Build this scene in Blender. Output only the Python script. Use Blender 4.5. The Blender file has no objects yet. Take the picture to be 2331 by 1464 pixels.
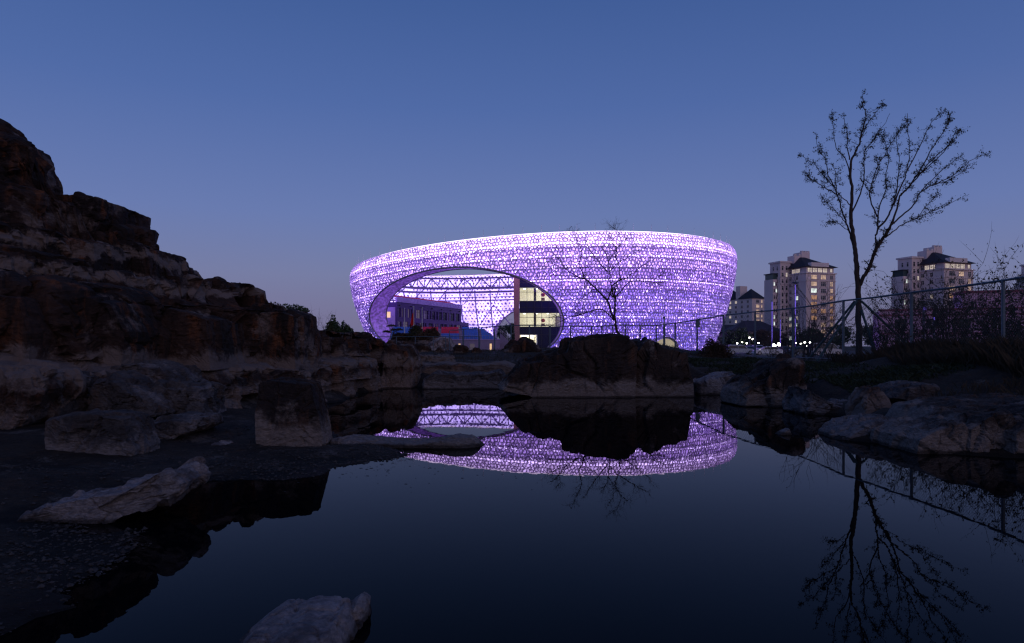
import bpy, bmesh, math, random
import numpy as np
from mathutils import Vector

scene = bpy.context.scene
COL = scene.collection
R = math.radians

# ------------------------------------------------------------------ camera
FPX, HC, YH, XC = 1554.0, 1.7, 788.0, 1165.5      # focal length, eye height, horizon row, centre column
cam_data = bpy.data.cameras.new('camera')
cam_data.sensor_width = 36.0
cam_data.lens = 24.0
cam_data.shift_y = 56.0 / 2331.0
cam_data.clip_start = 0.05
cam_data.clip_end = 9000.0
cam = bpy.data.objects.new('camera', cam_data)
cam.location = (0, 0, HC)
cam.rotation_euler = (math.pi / 2, 0, 0)
COL.objects.link(cam)
scene.camera = cam

# ------------------------------------------------------------------ dusk sky
world = bpy.data.worlds.new('World')
scene.world = world
world.use_nodes = True
wn, wl = world.node_tree.nodes, world.node_tree.links
for n in list(wn):
    wn.remove(n)
w_out = wn.new('ShaderNodeOutputWorld')
sky = wn.new('ShaderNodeTexSky')
sky.sky_type = 'NISHITA'
sky.sun_disc = False
sky.sun_elevation = R(0.0)
sky.sun_rotation = R(150)
sky.ozone_density = 3.0
bg1 = wn.new('ShaderNodeBackground')
bg1.inputs['Strength'].default_value = 0.08
wl.new(sky.outputs[0], bg1.inputs['Color'])
tc = wn.new('ShaderNodeTexCoord')
sep = wn.new('ShaderNodeSeparateXYZ')
wl.new(tc.outputs['Generated'], sep.inputs[0])
ramp = wn.new('ShaderNodeValToRGB')
wl.new(sep.outputs['Z'], ramp.inputs['Fac'])
SKY = [(0.0, (.156, .156, .280)), (.031, (.162, .164, .296)), (.10, (.160, .184, .350)),
       (.182, (.124, .170, .385)), (.327, (.070, .122, .330)), (.452, (.045, .092, .272)),
       (.70, (.028, .062, .200)), (1.0, (.018, .042, .150))]
els = ramp.color_ramp.elements
while len(els) < len(SKY):
    els.new(0.5)
for e, (p, c) in zip(els, SKY):
    e.position = p
    e.color = c + (1,)
bg2 = wn.new('ShaderNodeBackground')
wl.new(ramp.outputs['Color'], bg2.inputs['Color'])
addw = wn.new('ShaderNodeAddShader')
wl.new(bg1.outputs[0], addw.inputs[0])
wl.new(bg2.outputs[0], addw.inputs[1])
wl.new(addw.outputs[0], w_out.inputs['Surface'])

# the last light after sunset, from behind the camera and to the right
sun_data = bpy.data.lights.new('sun', 'SUN')
sun_data.energy = 0.32
sun_data.angle = R(60)
sun_data.color = (1.0, 0.68, 0.56)
sun = bpy.data.objects.new('sun', sun_data)
sun.rotation_euler = (R(72), 0, R(24))
COL.objects.link(sun)

# ------------------------------------------------------------------ exposure
vs = scene.view_settings
vs.view_transform = 'Standard'
vs.look = 'None'
vs.exposure = 0.0
vs.gamma = 1.0
vs.use_curve_mapping = False
scene.render.engine = 'CYCLES'
cy = scene.cycles
cy.use_denoising = True
try:
    cy.denoiser = 'OPENIMAGEDENOISE'
    cy.denoising_input_passes = 'RGB_ALBEDO_NORMAL'
    cy.denoising_prefilter = 'ACCURATE'
except Exception:
    pass
cy.max_bounces = 7
cy.diffuse_bounces = 3
cy.glossy_bounces = 3
cy.transparent_max_bounces = 12
cy.sample_clamp_indirect = 4.0
cy.caustics_reflective = False
cy.caustics_refractive = False
cy.filter_width = 1.3

# ------------------------------------------------------------------ helpers
def P(px, py, d):
    """the point at depth d that stands at a place measured on the photograph"""
    return ((px - XC) * d / FPX, d, HC + (YH - py) * d / FPX)

def dwater(py):
    return FPX * HC / (py - YH)

def _root(o):
    x = np.zeros(3)
    while o is not None:
        x += np.array(o.location)
        o = o.parent
    return x

def link(o, parent=None):
    COL.objects.link(o)
    if parent is not None:
        o.parent = parent
    return o

def tag(o, label=None, cat=None, group=None, kind=None):
    if label: o['label'] = label
    if cat: o['category'] = cat
    if group: o['group'] = group
    if kind: o['kind'] = kind
    return o

def empty(name, loc, label=None, cat=None, group=None, kind=None):
    o = bpy.data.objects.new(name, None)
    o.location = loc
    o.empty_display_size = 0.2
    link(o)
    return tag(o, label, cat, group, kind)

def mesh_data(name, V, F, mats=(), mi=None, smooth=False):
    me = bpy.data.meshes.new(name)
    V = np.asarray(V, dtype=float).reshape(-1, 3)
    me.from_pydata(V.tolist(), [], [list(map(int, f)) for f in F] if not isinstance(F, np.ndarray) else F.tolist())
    for m in (mats if isinstance(mats, (list, tuple)) else [mats]):
        me.materials.append(m)
    if mi is not None:
        me.polygons.foreach_set('material_index', np.asarray(mi, dtype=np.int32))
    if smooth:
        me.polygons.foreach_set('use_smooth', np.ones(len(me.polygons), dtype=bool))
    me.update()
    return me

def obj(name, V, F, mats, parent=None, mi=None, smooth=False, origin=None):
    """world-space vertices -> one mesh object (made relative to its parent)"""
    V = np.asarray(V, dtype=float).reshape(-1, 3)
    if parent is not None:
        o0 = _root(parent)
        me = mesh_data(name, V - o0, F, mats, mi, smooth)
        return link(bpy.data.objects.new(name, me), parent)
    o0 = np.zeros(3)
    if origin is None and len(V):
        origin = ((V[:, 0].min() + V[:, 0].max()) / 2, (V[:, 1].min() + V[:, 1].max()) / 2, V[:, 2].min())
    o0 = np.array(origin)
    me = mesh_data(name, V - o0, F, mats, mi, smooth)
    o = bpy.data.objects.new(name, me)
    o.location = o0
    return link(o)

class MB:
    """collects boxes, tubes and polygons; build() links them as one mesh"""
    def __init__(s):
        s.V, s.F, s.M, s.m = [], [], [], 0
    def poly(s, pts):
        b = len(s.V)
        s.V += [tuple(p) for p in pts]
        s.F.append(list(range(b, b + len(pts))))
        s.M.append(s.m)
    def raw(s, V, F):
        b = len(s.V)
        s.V += [tuple(p) for p in V]
        for f in F:
            s.F.append([b + i for i in f])
            s.M.append(s.m)
    def box(s, c, size, rz=0.0, taper=1.0):
        hx, hy, hz = size[0] / 2, size[1] / 2, size[2] / 2
        ca, sa = math.cos(rz), math.sin(rz)
        V = []
        for z in (-hz, hz):
            k = taper if z > 0 else 1.0
            for x, y in ((-hx, -hy), (hx, -hy), (hx, hy), (-hx, hy)):
                x, y = x * k, y * k
                V.append((c[0] + x * ca - y * sa, c[1] + x * sa + y * ca, c[2] + z))
        s.raw(V, [(3, 2, 1, 0), (4, 5, 6, 7), (0, 1, 5, 4), (1, 2, 6, 5), (2, 3, 7, 6), (3, 0, 4, 7)])
    def span(s, a, b):
        s.box([(a[i] + b[i]) / 2 for i in range(3)], [abs(b[i] - a[i]) for i in range(3)])
    def tube(s, pts, rad, n=6, cap=True):
        pts = [Vector(p) for p in pts]
        if not isinstance(rad, (list, tuple)):
            rad = [rad] * len(pts)
        V, F = [], []
        up = Vector((0.13, 0.21, 0.97))
        L = len(pts)
        for i, p in enumerate(pts):
            t = (pts[min(i + 1, L - 1)] - pts[max(i - 1, 0)])
            if t.length < 1e-9: t = Vector((0, 0, 1))
            t.normalize()
            a = t.cross(up)
            if a.length < 1e-3: a = t.cross(Vector((1, 0, 0)))
            a.normalize()
            b = t.cross(a)
            for k in range(n):
                w = 2 * math.pi * k / n
                V.append(p + (a * math.cos(w) + b * math.sin(w)) * rad[i])
        for i in range(L - 1):
            for k in range(n):
                k2 = (k + 1) % n
                F.append((i * n + k, i * n + k2, (i + 1) * n + k2, (i + 1) * n + k))
        if cap:
            F.append(tuple(range(n - 1, -1, -1)))
            F.append(tuple(range((L - 1) * n, L * n)))
        s.raw(V, F)
    def build(s, name, mats, parent=None, smooth=False):
        return obj(name, s.V, s.F, mats, parent, s.M, smooth)

# ---- numpy noise
def _h(ix, iy, iz, seed):
    n = (ix.astype(np.int64) * 374761393 + iy.astype(np.int64) * 668265263 + iz.astype(np.int64) * 2147483647 + seed * 974634777) & 0xffffffff
    n = ((n ^ (n >> 13)) * 1274126177) & 0xffffffff
    n = ((n ^ (n >> 16)) * 2246822519) & 0xffffffff
    n = n ^ (n >> 15)
    return (n & 0xffffff) / float(0xffffff)

def vnoise(p, seed=0):
    f = np.floor(p).astype(np.int64)
    t = p - f
    t = t * t * (3 - 2 * t)
    r = 0
    for dx in (0, 1):
        for dy in (0, 1):
            for dz in (0, 1):
                w = (t[:, 0] if dx else 1 - t[:, 0]) * (t[:, 1] if dy else 1 - t[:, 1]) * (t[:, 2] if dz else 1 - t[:, 2])
                r = r + w * _h(f[:, 0] + dx, f[:, 1] + dy, f[:, 2] + dz, seed)
    return r * 2 - 1

def fbm(p, octv=4, seed=0, gain=0.5):
    r, a = 0, 1.0
    p = np.array(p, dtype=float)
    for o in range(octv):
        r = r + a * vnoise(p, seed + o * 17)
        p = p * 2.03 + 11.3
        a *= gain
    return r

def facet(p, seed=0, jitter=0.9):
    """broken planes: each worley cell is a tilted plane; returns offset and distance to the crack"""
    f = np.floor(p).astype(np.int64)
    best = np.full(len(p), 1e9)
    sec = np.full(len(p), 1e9)
    val = np.zeros(len(p))
    for dx in (-1, 0, 1):
        for dy in (-1, 0, 1):
            for dz in (-1, 0, 1):
                c = f + np.array((dx, dy, dz))
                q = np.stack([c[:, k] + 0.5 + jitter * (_h(c[:, 0], c[:, 1], c[:, 2], seed + 3 * k + 1) - 0.5) for k in range(3)], 1)
                d = p - q
                r = np.sqrt((d * d).sum(1))
                g = np.stack([_h(c[:, 0], c[:, 1], c[:, 2], seed + 50 + k) - 0.5 for k in range(3)], 1)
                v = (_h(c[:, 0], c[:, 1], c[:, 2], seed + 99) - 0.5) + (d * g).sum(1) * 1.2
                m = r < best
                sec = np.where(m, best, np.minimum(sec, r))
                val = np.where(m, v, val)
                best = np.where(m, r, best)
    return val, sec - best

def grid_normals(G):
    du = np.gradient(G, axis=0)
    dv = np.gradient(G, axis=1)
    n = np.cross(du, dv)
    l = np.linalg.norm(n, axis=2, keepdims=True)
    return n / np.maximum(l, 1e-9)

def grid_faces(nu, nv, closed_u=False):
    i = np.arange(nu if closed_u else nu - 1)
    j = np.arange(nv - 1)
    I, J = np.meshgrid(i, j, indexing='ij')
    I2 = (I + 1) % nu
    return np.stack([I * nv + J, I2 * nv + J, I2 * nv + J + 1, I * nv + J + 1], -1).reshape(-1, 4)

# ------------------------------------------------------------------ materials
def _new(name):
    m = bpy.data.materials.new(name)
    m.use_nodes = True
    nt = m.node_tree
    b = nt.nodes['Principled BSDF']
    return m, nt, nt.nodes, nt.links, b

def _coord(N, L, scale=(1, 1, 1), obj_space=False):
    if obj_space:
        g = N.new('ShaderNodeTexCoord').outputs['Object']
    else:
        g = N.new('ShaderNodeNewGeometry').outputs['Position']
    mp = N.new('ShaderNodeMapping')
    mp.inputs['Scale'].default_value = scale
    L.new(g, mp.inputs['Vector'])
    return mp.outputs[0]

def _noise(N, L, vec, scale, detail=4, rough=0.55):
    n = N.new('ShaderNodeTexNoise')
    n.inputs['Scale'].default_value = scale
    n.inputs['Detail'].default_value = detail
    n.inputs['Roughness'].default_value = rough
    L.new(vec, n.inputs['Vector'])
    return n.outputs['Fac']

def _mix(N, L, fac, a, b, blend='MIX'):
    m = N.new('ShaderNodeMix')
    m.data_type = 'RGBA'
    m.blend_type = blend
    for sock, v in ((m.inputs[0], fac), (m.inputs[6], a), (m.inputs[7], b)):
        if hasattr(v, 'links'):
            L.new(v, sock)
        elif isinstance(v, (int, float)):
            sock.default_value = v
        else:
            sock.default_value = tuple(v) + (1,)
    return m.outputs[2]

def _map(N, L, val, a, b, lo=0.0, hi=1.0):
    m = N.new('ShaderNodeMapRange')
    m.interpolation_type = 'SMOOTHSTEP'
    for k, v in zip(('From Min', 'From Max', 'To Min', 'To Max'), (a, b, lo, hi)):
        m.inputs[k].default_value = v
    L.new(val, m.inputs['Value'])
    return m.outputs[0]

def _math(N, L, op, a, b):
    m = N.new('ShaderNodeMath')
    m.operation = op
    for s, v in zip(m.inputs, (a, b)):
        if hasattr(v, 'links'): L.new(v, s)
        else: s.default_value = v
    return m.outputs[0]

def pmat(name, c1, c2=None, scale=3.0, rough=0.75, bump=0.0, bscale=20.0, metal=0.0, spec=0.3, stretch=(1, 1, 1)):
    m, nt, N, L, b = _new(name)
    b.inputs['Roughness'].default_value = rough
    b.inputs['Metallic'].default_value = metal
    b.inputs['Specular IOR Level'].default_value = spec
    if c2 is None:
        c2 = tuple(x * 0.72 for x in c1)
    v = _coord(N, L, stretch)
    f = _map(N, L, _noise(N, L, v, scale, 5), 0.3, 0.7)
    L.new(_mix(N, L, f, c1, c2), b.inputs['Base Color'])
    if bump:
        bn = N.new('ShaderNodeBump')
        bn.inputs['Strength'].default_value = bump
        bn.inputs['Distance'].default_value = 0.03
        L.new(_noise(N, L, v, bscale, 6), bn.inputs['Height'])
        L.new(bn.outputs[0], b.inputs['Normal'])
    return m

def emat(name, col, strength, sampling='AUTO', base=(0.02, 0.02, 0.02), vary=0.0, vscale=1.0):
    m, nt, N, L, b = _new(name)
    b.inputs['Base Color'].default_value = base + (1,)
    b.inputs['Roughness'].default_value = 0.6
    b.inputs['Emission Color'].default_value = col + (1,)
    b.inputs['Emission Strength'].default_value = strength
    if vary:
        v = _coord(N, L)
        f = _map(N, L, _noise(N, L, v, vscale, 2), 0.35, 0.65, 1 - vary, 1 + vary)
        L.new(_math(N, L, 'MULTIPLY', f, strength), b.inputs['Emission Strength'])
    m.cycles.emission_sampling = sampling
    return m

def rockmat(name, dark, brown, rust, pale, pale_z=None, pale_amt=0.5, scale=1.0, bump=0.9, streak=0.35, band=None):
    """weathered quarry rock: dark crust with rust runs, pale where it has split or where the water stood"""
    m, nt, N, L, b = _new(name)
    b.inputs['Roughness'].default_value = 0.85
    b.inputs['Specular IOR Level'].default_value = 0.25
    v = _coord(N, L)
    vs_ = _coord(N, L, (1, 1, streak))
    big = _map(N, L, _noise(N, L, vs_, 0.9 * scale, 5, 0.6), 0.38, 0.62)
    c = _mix(N, L, big, dark, brown)
    ru = _map(N, L, _noise(N, L, _coord(N, L, (1.3, 1.3, 0.22)), 1.7 * scale, 6, 0.62), 0.53, 0.68)
    c = _mix(N, L, ru, c, rust)
    pn = _noise(N, L, v, 0.8 * scale, 7, 0.68)
    pa = _map(N, L, pn, 0.62 - 0.22 * pale_amt, 0.70 - 0.16 * pale_amt)
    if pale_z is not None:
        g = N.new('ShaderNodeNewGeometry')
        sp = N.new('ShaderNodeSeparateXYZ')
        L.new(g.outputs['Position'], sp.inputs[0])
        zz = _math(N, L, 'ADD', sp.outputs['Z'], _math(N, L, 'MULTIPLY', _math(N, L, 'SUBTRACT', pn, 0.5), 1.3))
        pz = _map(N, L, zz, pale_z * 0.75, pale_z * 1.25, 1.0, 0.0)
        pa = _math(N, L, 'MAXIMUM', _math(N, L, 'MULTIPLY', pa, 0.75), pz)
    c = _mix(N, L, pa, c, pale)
    fine = _noise(N, L, _coord(N, L, (1, 1, 2.6)), 9.0 * scale, 8, 0.7)
    c = _mix(N, L, 1.0, c, _mix(N, L, _map(N, L, fine, 0.25, 0.75), (.48, .48, .5), (1.3, 1.27, 1.25)), 'MULTIPLY')
    gw = N.new('ShaderNodeNewGeometry')
    sw = N.new('ShaderNodeSeparateXYZ')
    L.new(gw.outputs['Position'], sw.inputs[0])
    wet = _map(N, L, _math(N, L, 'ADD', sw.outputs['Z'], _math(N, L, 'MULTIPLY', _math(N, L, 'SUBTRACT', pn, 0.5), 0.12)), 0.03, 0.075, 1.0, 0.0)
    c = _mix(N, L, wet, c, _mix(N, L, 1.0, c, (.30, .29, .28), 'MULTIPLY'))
    if band is not None:
        zb_ = _math(N, L, 'ADD', _math(N, L, 'ADD', sw.outputs['Z'], _math(N, L, 'MULTIPLY', sw.outputs['X'], 0.05)), _math(N, L, 'MULTIPLY', _math(N, L, 'SUBTRACT', pn, 0.5), 1.6))
        for z0, hw in band:
            d_ = _math(N, L, 'ABSOLUTE', _math(N, L, 'SUBTRACT', zb_, z0), 0)
            c = _mix(N, L, _map(N, L, d_, hw * .35, hw, .85, 0.0), c, pale)
    L.new(c, b.inputs['Base Color'])
    h = _math(N, L, 'ADD', _noise(N, L, _coord(N, L, (1, 1, 1.8)), 4 * scale, 10, 0.68), _math(N, L, 'MULTIPLY', _noise(N, L, v, 24 * scale, 6, 0.65), 0.35))
    bn = N.new('ShaderNodeBump')
    bn.inputs['Strength'].default_value = bump
    bn.inputs['Distance'].default_value = 0.09
    L.new(h, bn.inputs['Height'])
    L.new(bn.outputs[0], b.inputs['Normal'])
    return m

M = {}
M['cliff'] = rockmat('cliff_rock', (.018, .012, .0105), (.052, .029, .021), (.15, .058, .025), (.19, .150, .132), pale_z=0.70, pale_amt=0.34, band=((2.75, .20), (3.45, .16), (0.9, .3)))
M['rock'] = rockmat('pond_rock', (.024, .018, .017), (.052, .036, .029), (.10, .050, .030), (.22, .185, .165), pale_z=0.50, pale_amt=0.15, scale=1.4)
M['pale'] = rockmat('pale_rock', (.095, .086, .090), (.175, .160, .165), (.145, .115, .105), (.29, .27, .275), pale_amt=1.0, scale=1.8, streak=1.0)
M['grey'] = rockmat('grey_rock', (.050, .046, .048), (.105, .094, .094), (.095, .068, .058), (.20, .182, .18), pale_z=0.35, pale_amt=0.5, scale=1.6, streak=0.8)
M['ground'] = rockmat('ground_soil', (.022, .016, .012), (.045, .034, .025), (.06, .036, .022), (.12, .10, .085), pale_amt=0.25, scale=1.6, streak=1.0, bump=1.0)
M['gravel'] = pmat('gravel_stone', (.018, .016, .015), (.065, .058, .055), 9.0, 0.85, 0.3, 30)
M['path'] = pmat('path_soil', (.12, .10, .085), (.16, .135, .115), 2.0, 0.95, 0.5, 20)

m, nt, N, L, b = _new('pond_water')
b.inputs['Base Color'].default_value = (.0016, .0022, .0032, 1)
b.inputs['Roughness'].default_value = 0.0
b.inputs['IOR'].default_value = 1.10
b.inputs['Specular IOR Level'].default_value = 0.5
b.inputs['Specular Tint'].default_value = (.82, .92, 1.0, 1)
wv = _coord(N, L, (1, 0.45, 1))
bn = N.new('ShaderNodeBump')
bn.inputs['Strength'].default_value = 0.018
bn.inputs['Distance'].default_value = 0.02
L.new(_noise(N, L, wv, 5.0, 3, 0.5), bn.inputs['Height'])
L.new(bn.outputs[0], b.inputs['Normal'])
M['water'] = m
# ================================================================== ground and water
def pw(px, py, d=None):
    d = d or dwater(py)
    return ((px - XC) * d / FPX, d)

POND = [(-7.0, -6.0), (-4.2, 2.6)] + [pw(*q) for q in [(0, 1440), (70, 1409), (147, 1378), (147, 1347), (189, 1326), (270, 1289),
    (361, 1239), (328, 1206), (230, 1214), (185, 1192), (300, 1150), (455, 1099), (600, 1096), (740, 1090), (790, 1071),
    (868, 1056), (915, 1036), (860, 1022), (760, 1012), (735, 985), (728, 930), (790, 905), (850, 890), (880, 884), (945, 882), (1150, 884)]] \
    + [pw(*q) for q in [(1200, 895), (1570, 895), (1665, 893), (1660, 912), (1800, 929), (1860, 944), (1945, 949), (1890, 985),
    (1870, 1000), (2020, 1012), (2200, 1036), (2331, 1048), (2700, 1075)]] + [(9.0, 4.0), (9.0, -6.0)]
POND = np.array(POND)

def poly_sd(x, y, poly):
    """signed distance, negative inside"""
    d = np.full(x.shape, 1e18)
    inside = np.zeros(x.shape, dtype=bool)
    n = len(poly)
    for i in range(n):
        ax, ay = poly[i]
        bx, by = poly[(i + 1) % n]
        ex, ey = bx - ax, by - ay
        wx, wy = x - ax, y - ay
        t = np.clip((wx * ex + wy * ey) / (ex * ex + ey * ey + 1e-12), 0, 1)
        d = np.minimum(d, (wx - ex * t) ** 2 + (wy - ey * t) ** 2)
        c = ((ay > y) != (by > y)) & (x < (bx - ax) * (y - ay) / ((by - ay) if abs(by - ay) > 1e-12 else 1e-12) + ax)
        inside ^= c
    return np.where(inside, -1, 1) * np.sqrt(d)

# land heights: x, y, z, width of the shore slope
CTRL = np.array([
    (-4, 3, .12, 2.5), (-6, 5, .18, 3), (-3.5, 7, .08, 2.5), (-6, 9, .22, 3), (-3.5, 10.5, .10, 2.5), (-8, 11, .35, 3), (-3.5, 13, .14, 2),
    (-5.4, 15.5, .25, 2), (-10, 16, 1.4, 3), (-12, 24, 1.8, 3), (-8, 30, 1.3, 2), (-5, 29, .6, 2), (-2, 30, .35, 2.0), (0, 33, .45, 2.5),
    (-3, 38, .95, 4), (2, 40, 1.05, 4), (-2, 46, 1.35, 5), (-14, 46, 1.6, 5), (4, 33, .9, 2.5), (6, 40, 1.35, 4),
    (4, 48, 1.6, 4), (9, 44, 1.75, 4), (12, 45, 1.4, 4), (16.5, 46, .85, 4), (14.5, 41, .8, 3), (14.2, 37, .93, 3), (15.5, 51, .8, 3), (19, 44, .8, 3), (8, 27, .85, 2), (9, 30, 1.05, 3), (12.5, 30, 1.0, 3), (13.5, 34, 1.03, 3), (17, 38, .8, 3),
    (11, 25, 1.0, 3), (9.5, 20, .75, 2.5), (12, 20, 1.05, 3), (13.5, 22, 1.42, 3), (13.5, 18, 1.45, 3), (10.5, 15, .80, 3.5), (12, 12, .62, 4), (8.5, 12.6, .30, 3.5), (10, 12.2, .42, 4), (9.5, 10.8, .30, 3.5), (12, 10.2, .5, 4), (10, 13.6, .62, 3.5), (12.5, 14, .85, 3.5),
    (8, 15.5, .55, 2), (20, 30, 1.0, 3), (24, 20, 1.3, 3), (20, 12, 1.2, 4), (14, 8, .6, 4), (-15, 8, 1.5, 3), (-12, 2, 1.2, 3), (30, 45, .9, 3), (-30, 40, 1.6, 3), (0, 58, 1.35, 3), (22, 58, .7, 3)])

def land(x, y):
    sh = x.shape
    x, y = x.ravel(), y.ravel()
    num = np.zeros(x.shape)
    nw = np.zeros(x.shape)
    den = np.zeros(x.shape)
    for cx_, cy_, cz_, cw_ in CTRL:
        w = 1.0 / (((x - cx_) ** 2 + (y - cy_) ** 2) ** 1.5 + 0.15)
        num += w * cz_
        nw += w * cw_
        den += w
    z, wd = num / den, nw / den
    far = np.clip((np.hypot(x * 0.8, y) - 58) / 22, 0, 1)
    far = far * far * (3 - 2 * far)
    z = z * (1 - far) + 0.2 * far
    sd = poly_sd(x, y, POND)
    p3 = np.stack([x * 0.9, y * 0.9, np.zeros_like(x)], 1)
    rough = fbm(p3, 4, 5)
    sdr = sd + 0.25 * rough * np.clip(1.5 - abs(sd) / 3, 0, 1)
    t = np.clip(sdr / wd, 0, 1)
    t = t * (1.6 - 0.6 * t)
    inner = np.clip(1 - (np.hypot(x, y) - 60) / 30, 0, 1)
    up = z * np.clip(t, 0, 1) + (rough * 0.06 + 0.02 * fbm(p3 * 5, 3, 9)) * inner * np.clip(t * 2, 0.1, 1)
    dn = -0.04 - np.minimum(0.7, 0.22 * np.abs(sdr))
    return np.where(sdr > 0, up + 0.004, dn).reshape(sh)

def axis(lo, hi, step, far):
    a = list(np.arange(lo, hi + 1e-6, step))
    return np.array([-f for f in far[::-1]] + a + list(far))

gx = np.concatenate([[-5000, -2200, -1000, -450, -220, -130, -85, -60, -45, -36, -30, -26, -23, -20.5], np.arange(-19, 21, 0.17), [22, 24, 26, 28.5, 32, 36, 42, 52, 66, 90, 130, 220, 450, 1000, 2200, 5000]])
gy = np.concatenate([[-60, -25, -12, -6, -2, 0, 1.2, 2.0], np.arange(2.4, 36, 0.17), np.arange(36.3, 60, 0.6), [62, 65, 69, 74, 80, 88, 100, 120, 150, 200, 300, 500, 1000, 2200, 5000]])
GX, GY = np.meshgrid(gx, gy, indexing='ij')
GZ = land(GX, GY)
ground = obj('ground', np.stack([GX, GY, GZ], -1).reshape(-1, 3), grid_faces(len(gx), len(gy)), M['ground'], smooth=True, origin=(0, 0, 0))
tag(ground, 'dark soil and rock ground around the pond', None, kind='structure')

def zland(x, y):
    return float(land(np.array([float(x)]), np.array([float(y)]))[0])

water = obj('water', [(-30, -6, 0), (30, -6, 0), (30, 34, 0), (-30, 34, 0)], [(0, 1, 2, 3)], M['water'], origin=(0, 0, 0))
tag(water, 'still dark pond reflecting the purple building', None, kind='structure')

# ---- loose gravel on the left beach (nobody could count it)
rng = np.random.default_rng(4)
def gravel(name, n, boxes, smin, smax, mat):
    bx = rng.choice(len(boxes), n, p=np.array([b[4] for b in boxes]) / sum(b[4] for b in boxes))
    B = np.array([b[:4] for b in boxes])[bx]
    x = B[:, 0] + (B[:, 1] - B[:, 0]) * rng.random(n)
    y = B[:, 2] + (B[:, 3] - B[:, 2]) * rng.random(n)
    z = land(x, y)
    cl = fbm(np.stack([x * 1.6, y * 1.6, 0 * x], 1), 3, 31)
    k = (z > -0.012) & (cl + rng.random(n) * 0.8 > 0.12)
    x, y, z = x[k], y[k], z[k]
    n = len(x)
    s = smin + (smax - smin) * rng.random(n) ** 4
    base = np.array([(1, 0, 0), (-1, 0, 0), (0, 1, 0), (0, -1, 0), (0, 0, 1), (.6, .6, .45), (-.6, .6, .45), (.6, -.6, .45), (-.6, -.6, .45)], dtype=float)
    tri = np.array([(4, 5, 6), (4, 6, 8), (4, 8, 7), (4, 7, 5), (0, 2, 5), (2, 1, 6), (1, 3, 8), (3, 0, 7), (5, 2, 6), (6, 1, 8), (8, 3, 7), (7, 0, 5)])
    ang = rng.random(n) * 6.28
    ca, sa = np.cos(ang), np.sin(ang)
    V = base[None] * (1 + 0.5 * (rng.random((n, 9, 3)) - 0.5)) * np.stack([s * (0.8 + 0.9 * rng.random(n)), s, s * (0.5 + 0.5 * rng.random(n))], 1)[:, None]
    W = np.empty_like(V)
    W[..., 0] = V[..., 0] * ca[:, None] - V[..., 1] * sa[:, None] + x[:, None]
    W[..., 1] = V[..., 0] * sa[:, None] + V[..., 1] * ca[:, None] + y[:, None]
    W[..., 2] = V[..., 2] + z[:, None] + 0.1 * s[:, None]
    F = (tri[None] + (np.arange(n) * 9)[:, None, None]).reshape(-1, 3)
    o = obj(name, W.reshape(-1, 3), F, mat, origin=(0, 0, 0))
    return o
g = gravel('gravel', 26000, [(-4.5, -1.6, 3.4, 7, 2.2), (-6.5, -1.5, 7, 13, 3), (-4, -1.2, 8, 11.5, 1.6)], 0.004, 0.024, M['gravel'])
tag(g, 'loose gravel and small stones on the left beach', 'gravel', kind='stuff')

# ================================================================== cliff on the left
SIL = np.array([(-900, -250), (-500, 60), (-200, 190), (0, 265), (22, 285), (45, 305), (52, 318), (75, 325), (88, 345), (98, 370), (112, 395), (120, 410), (122, 430),
    (155, 455), (185, 468), (215, 466), (250, 470), (300, 474), (330, 480), (333, 535), (345, 541), (350, 566), (385, 572), (405, 578), (415, 605), (440, 612),
    (447, 634), (470, 638), (480, 646), (500, 650), (540, 644), (560, 652), (578, 676), (600, 690), (640, 694), (690, 704), (718, 714), (728, 738), (780, 742), (830, 752), (858, 768), (872, 780), (915, 790), (960, 800), (1100, 812)], dtype=float)
FOOT = np.array([(-16.5, 4.5), (-12.5, 8.5), (-8.9, 11.5), (-7.7, 13.0), (-7.1, 15.2), (-6.5, 17.4), (-5.55, 19.2), (-5.45, 22.4), (-5.25, 25.8), (-5.3, 28.2), (-4.6, 30.0), (-2.6, 33.5)])
def resample(poly, n):
    s = np.concatenate([[0], np.cumsum(np.hypot(*np.diff(poly, axis=0).T))])
    t = np.linspace(0, s[-1], n)
    return np.stack([np.interp(t, s, poly[:, k]) for k in range(poly.shape[1])], 1)
nu, nv = 460, 250
ft = resample(FOOT, nu)
for _ in range(12):
    ft[1:-1] = (ft[:-2] + ft[1:-1] * 2 + ft[2:]) / 4
tg = np.gradient(ft, axis=0)
tg /= np.linalg.norm(tg, axis=1, keepdims=True)
back = np.stack([-tg[:, 1], tg[:, 0]], 1)
bk = np.array([-0.62, 0.78])
back = back * 0.5 + bk * 0.5
back /= np.linalg.norm(back, axis=1, keepdims=True)
PROF = [(0.0, -0.25), (0.05, 0.3), (0.22, 0.95), (0.34, 1.18), (1.05, 1.32), (1.12, 1.5), (1.22, 2.1), (1.30, 2.75), (1.45, 2.92), (2.05, 3.0), (2.10, 3.10), (2.16, 3.45), (2.28, 3.56), (2.85, 3.62), (2.9, 4.1), (3.0, 4.25),
        (3.5, 4.32), (3.55, 4.8), (3.62, 5.15), (3.75, 5.25), (4.25, 5.3), (4.35, 6.3), (4.6, 6.6), (5.2, 6.9), (5.5, 9.5)]
PROF = np.array(PROF)
G = np.zeros((nu, nv, 3))
ul = np.arange(nu) / nu * 30
dip = 0.22 * fbm(np.stack([ul * 0.35, 0 * ul, 0 * ul], 1), 3, 77) - 0.011 * (np.arange(nu) / nu * 30 - 12)
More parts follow.
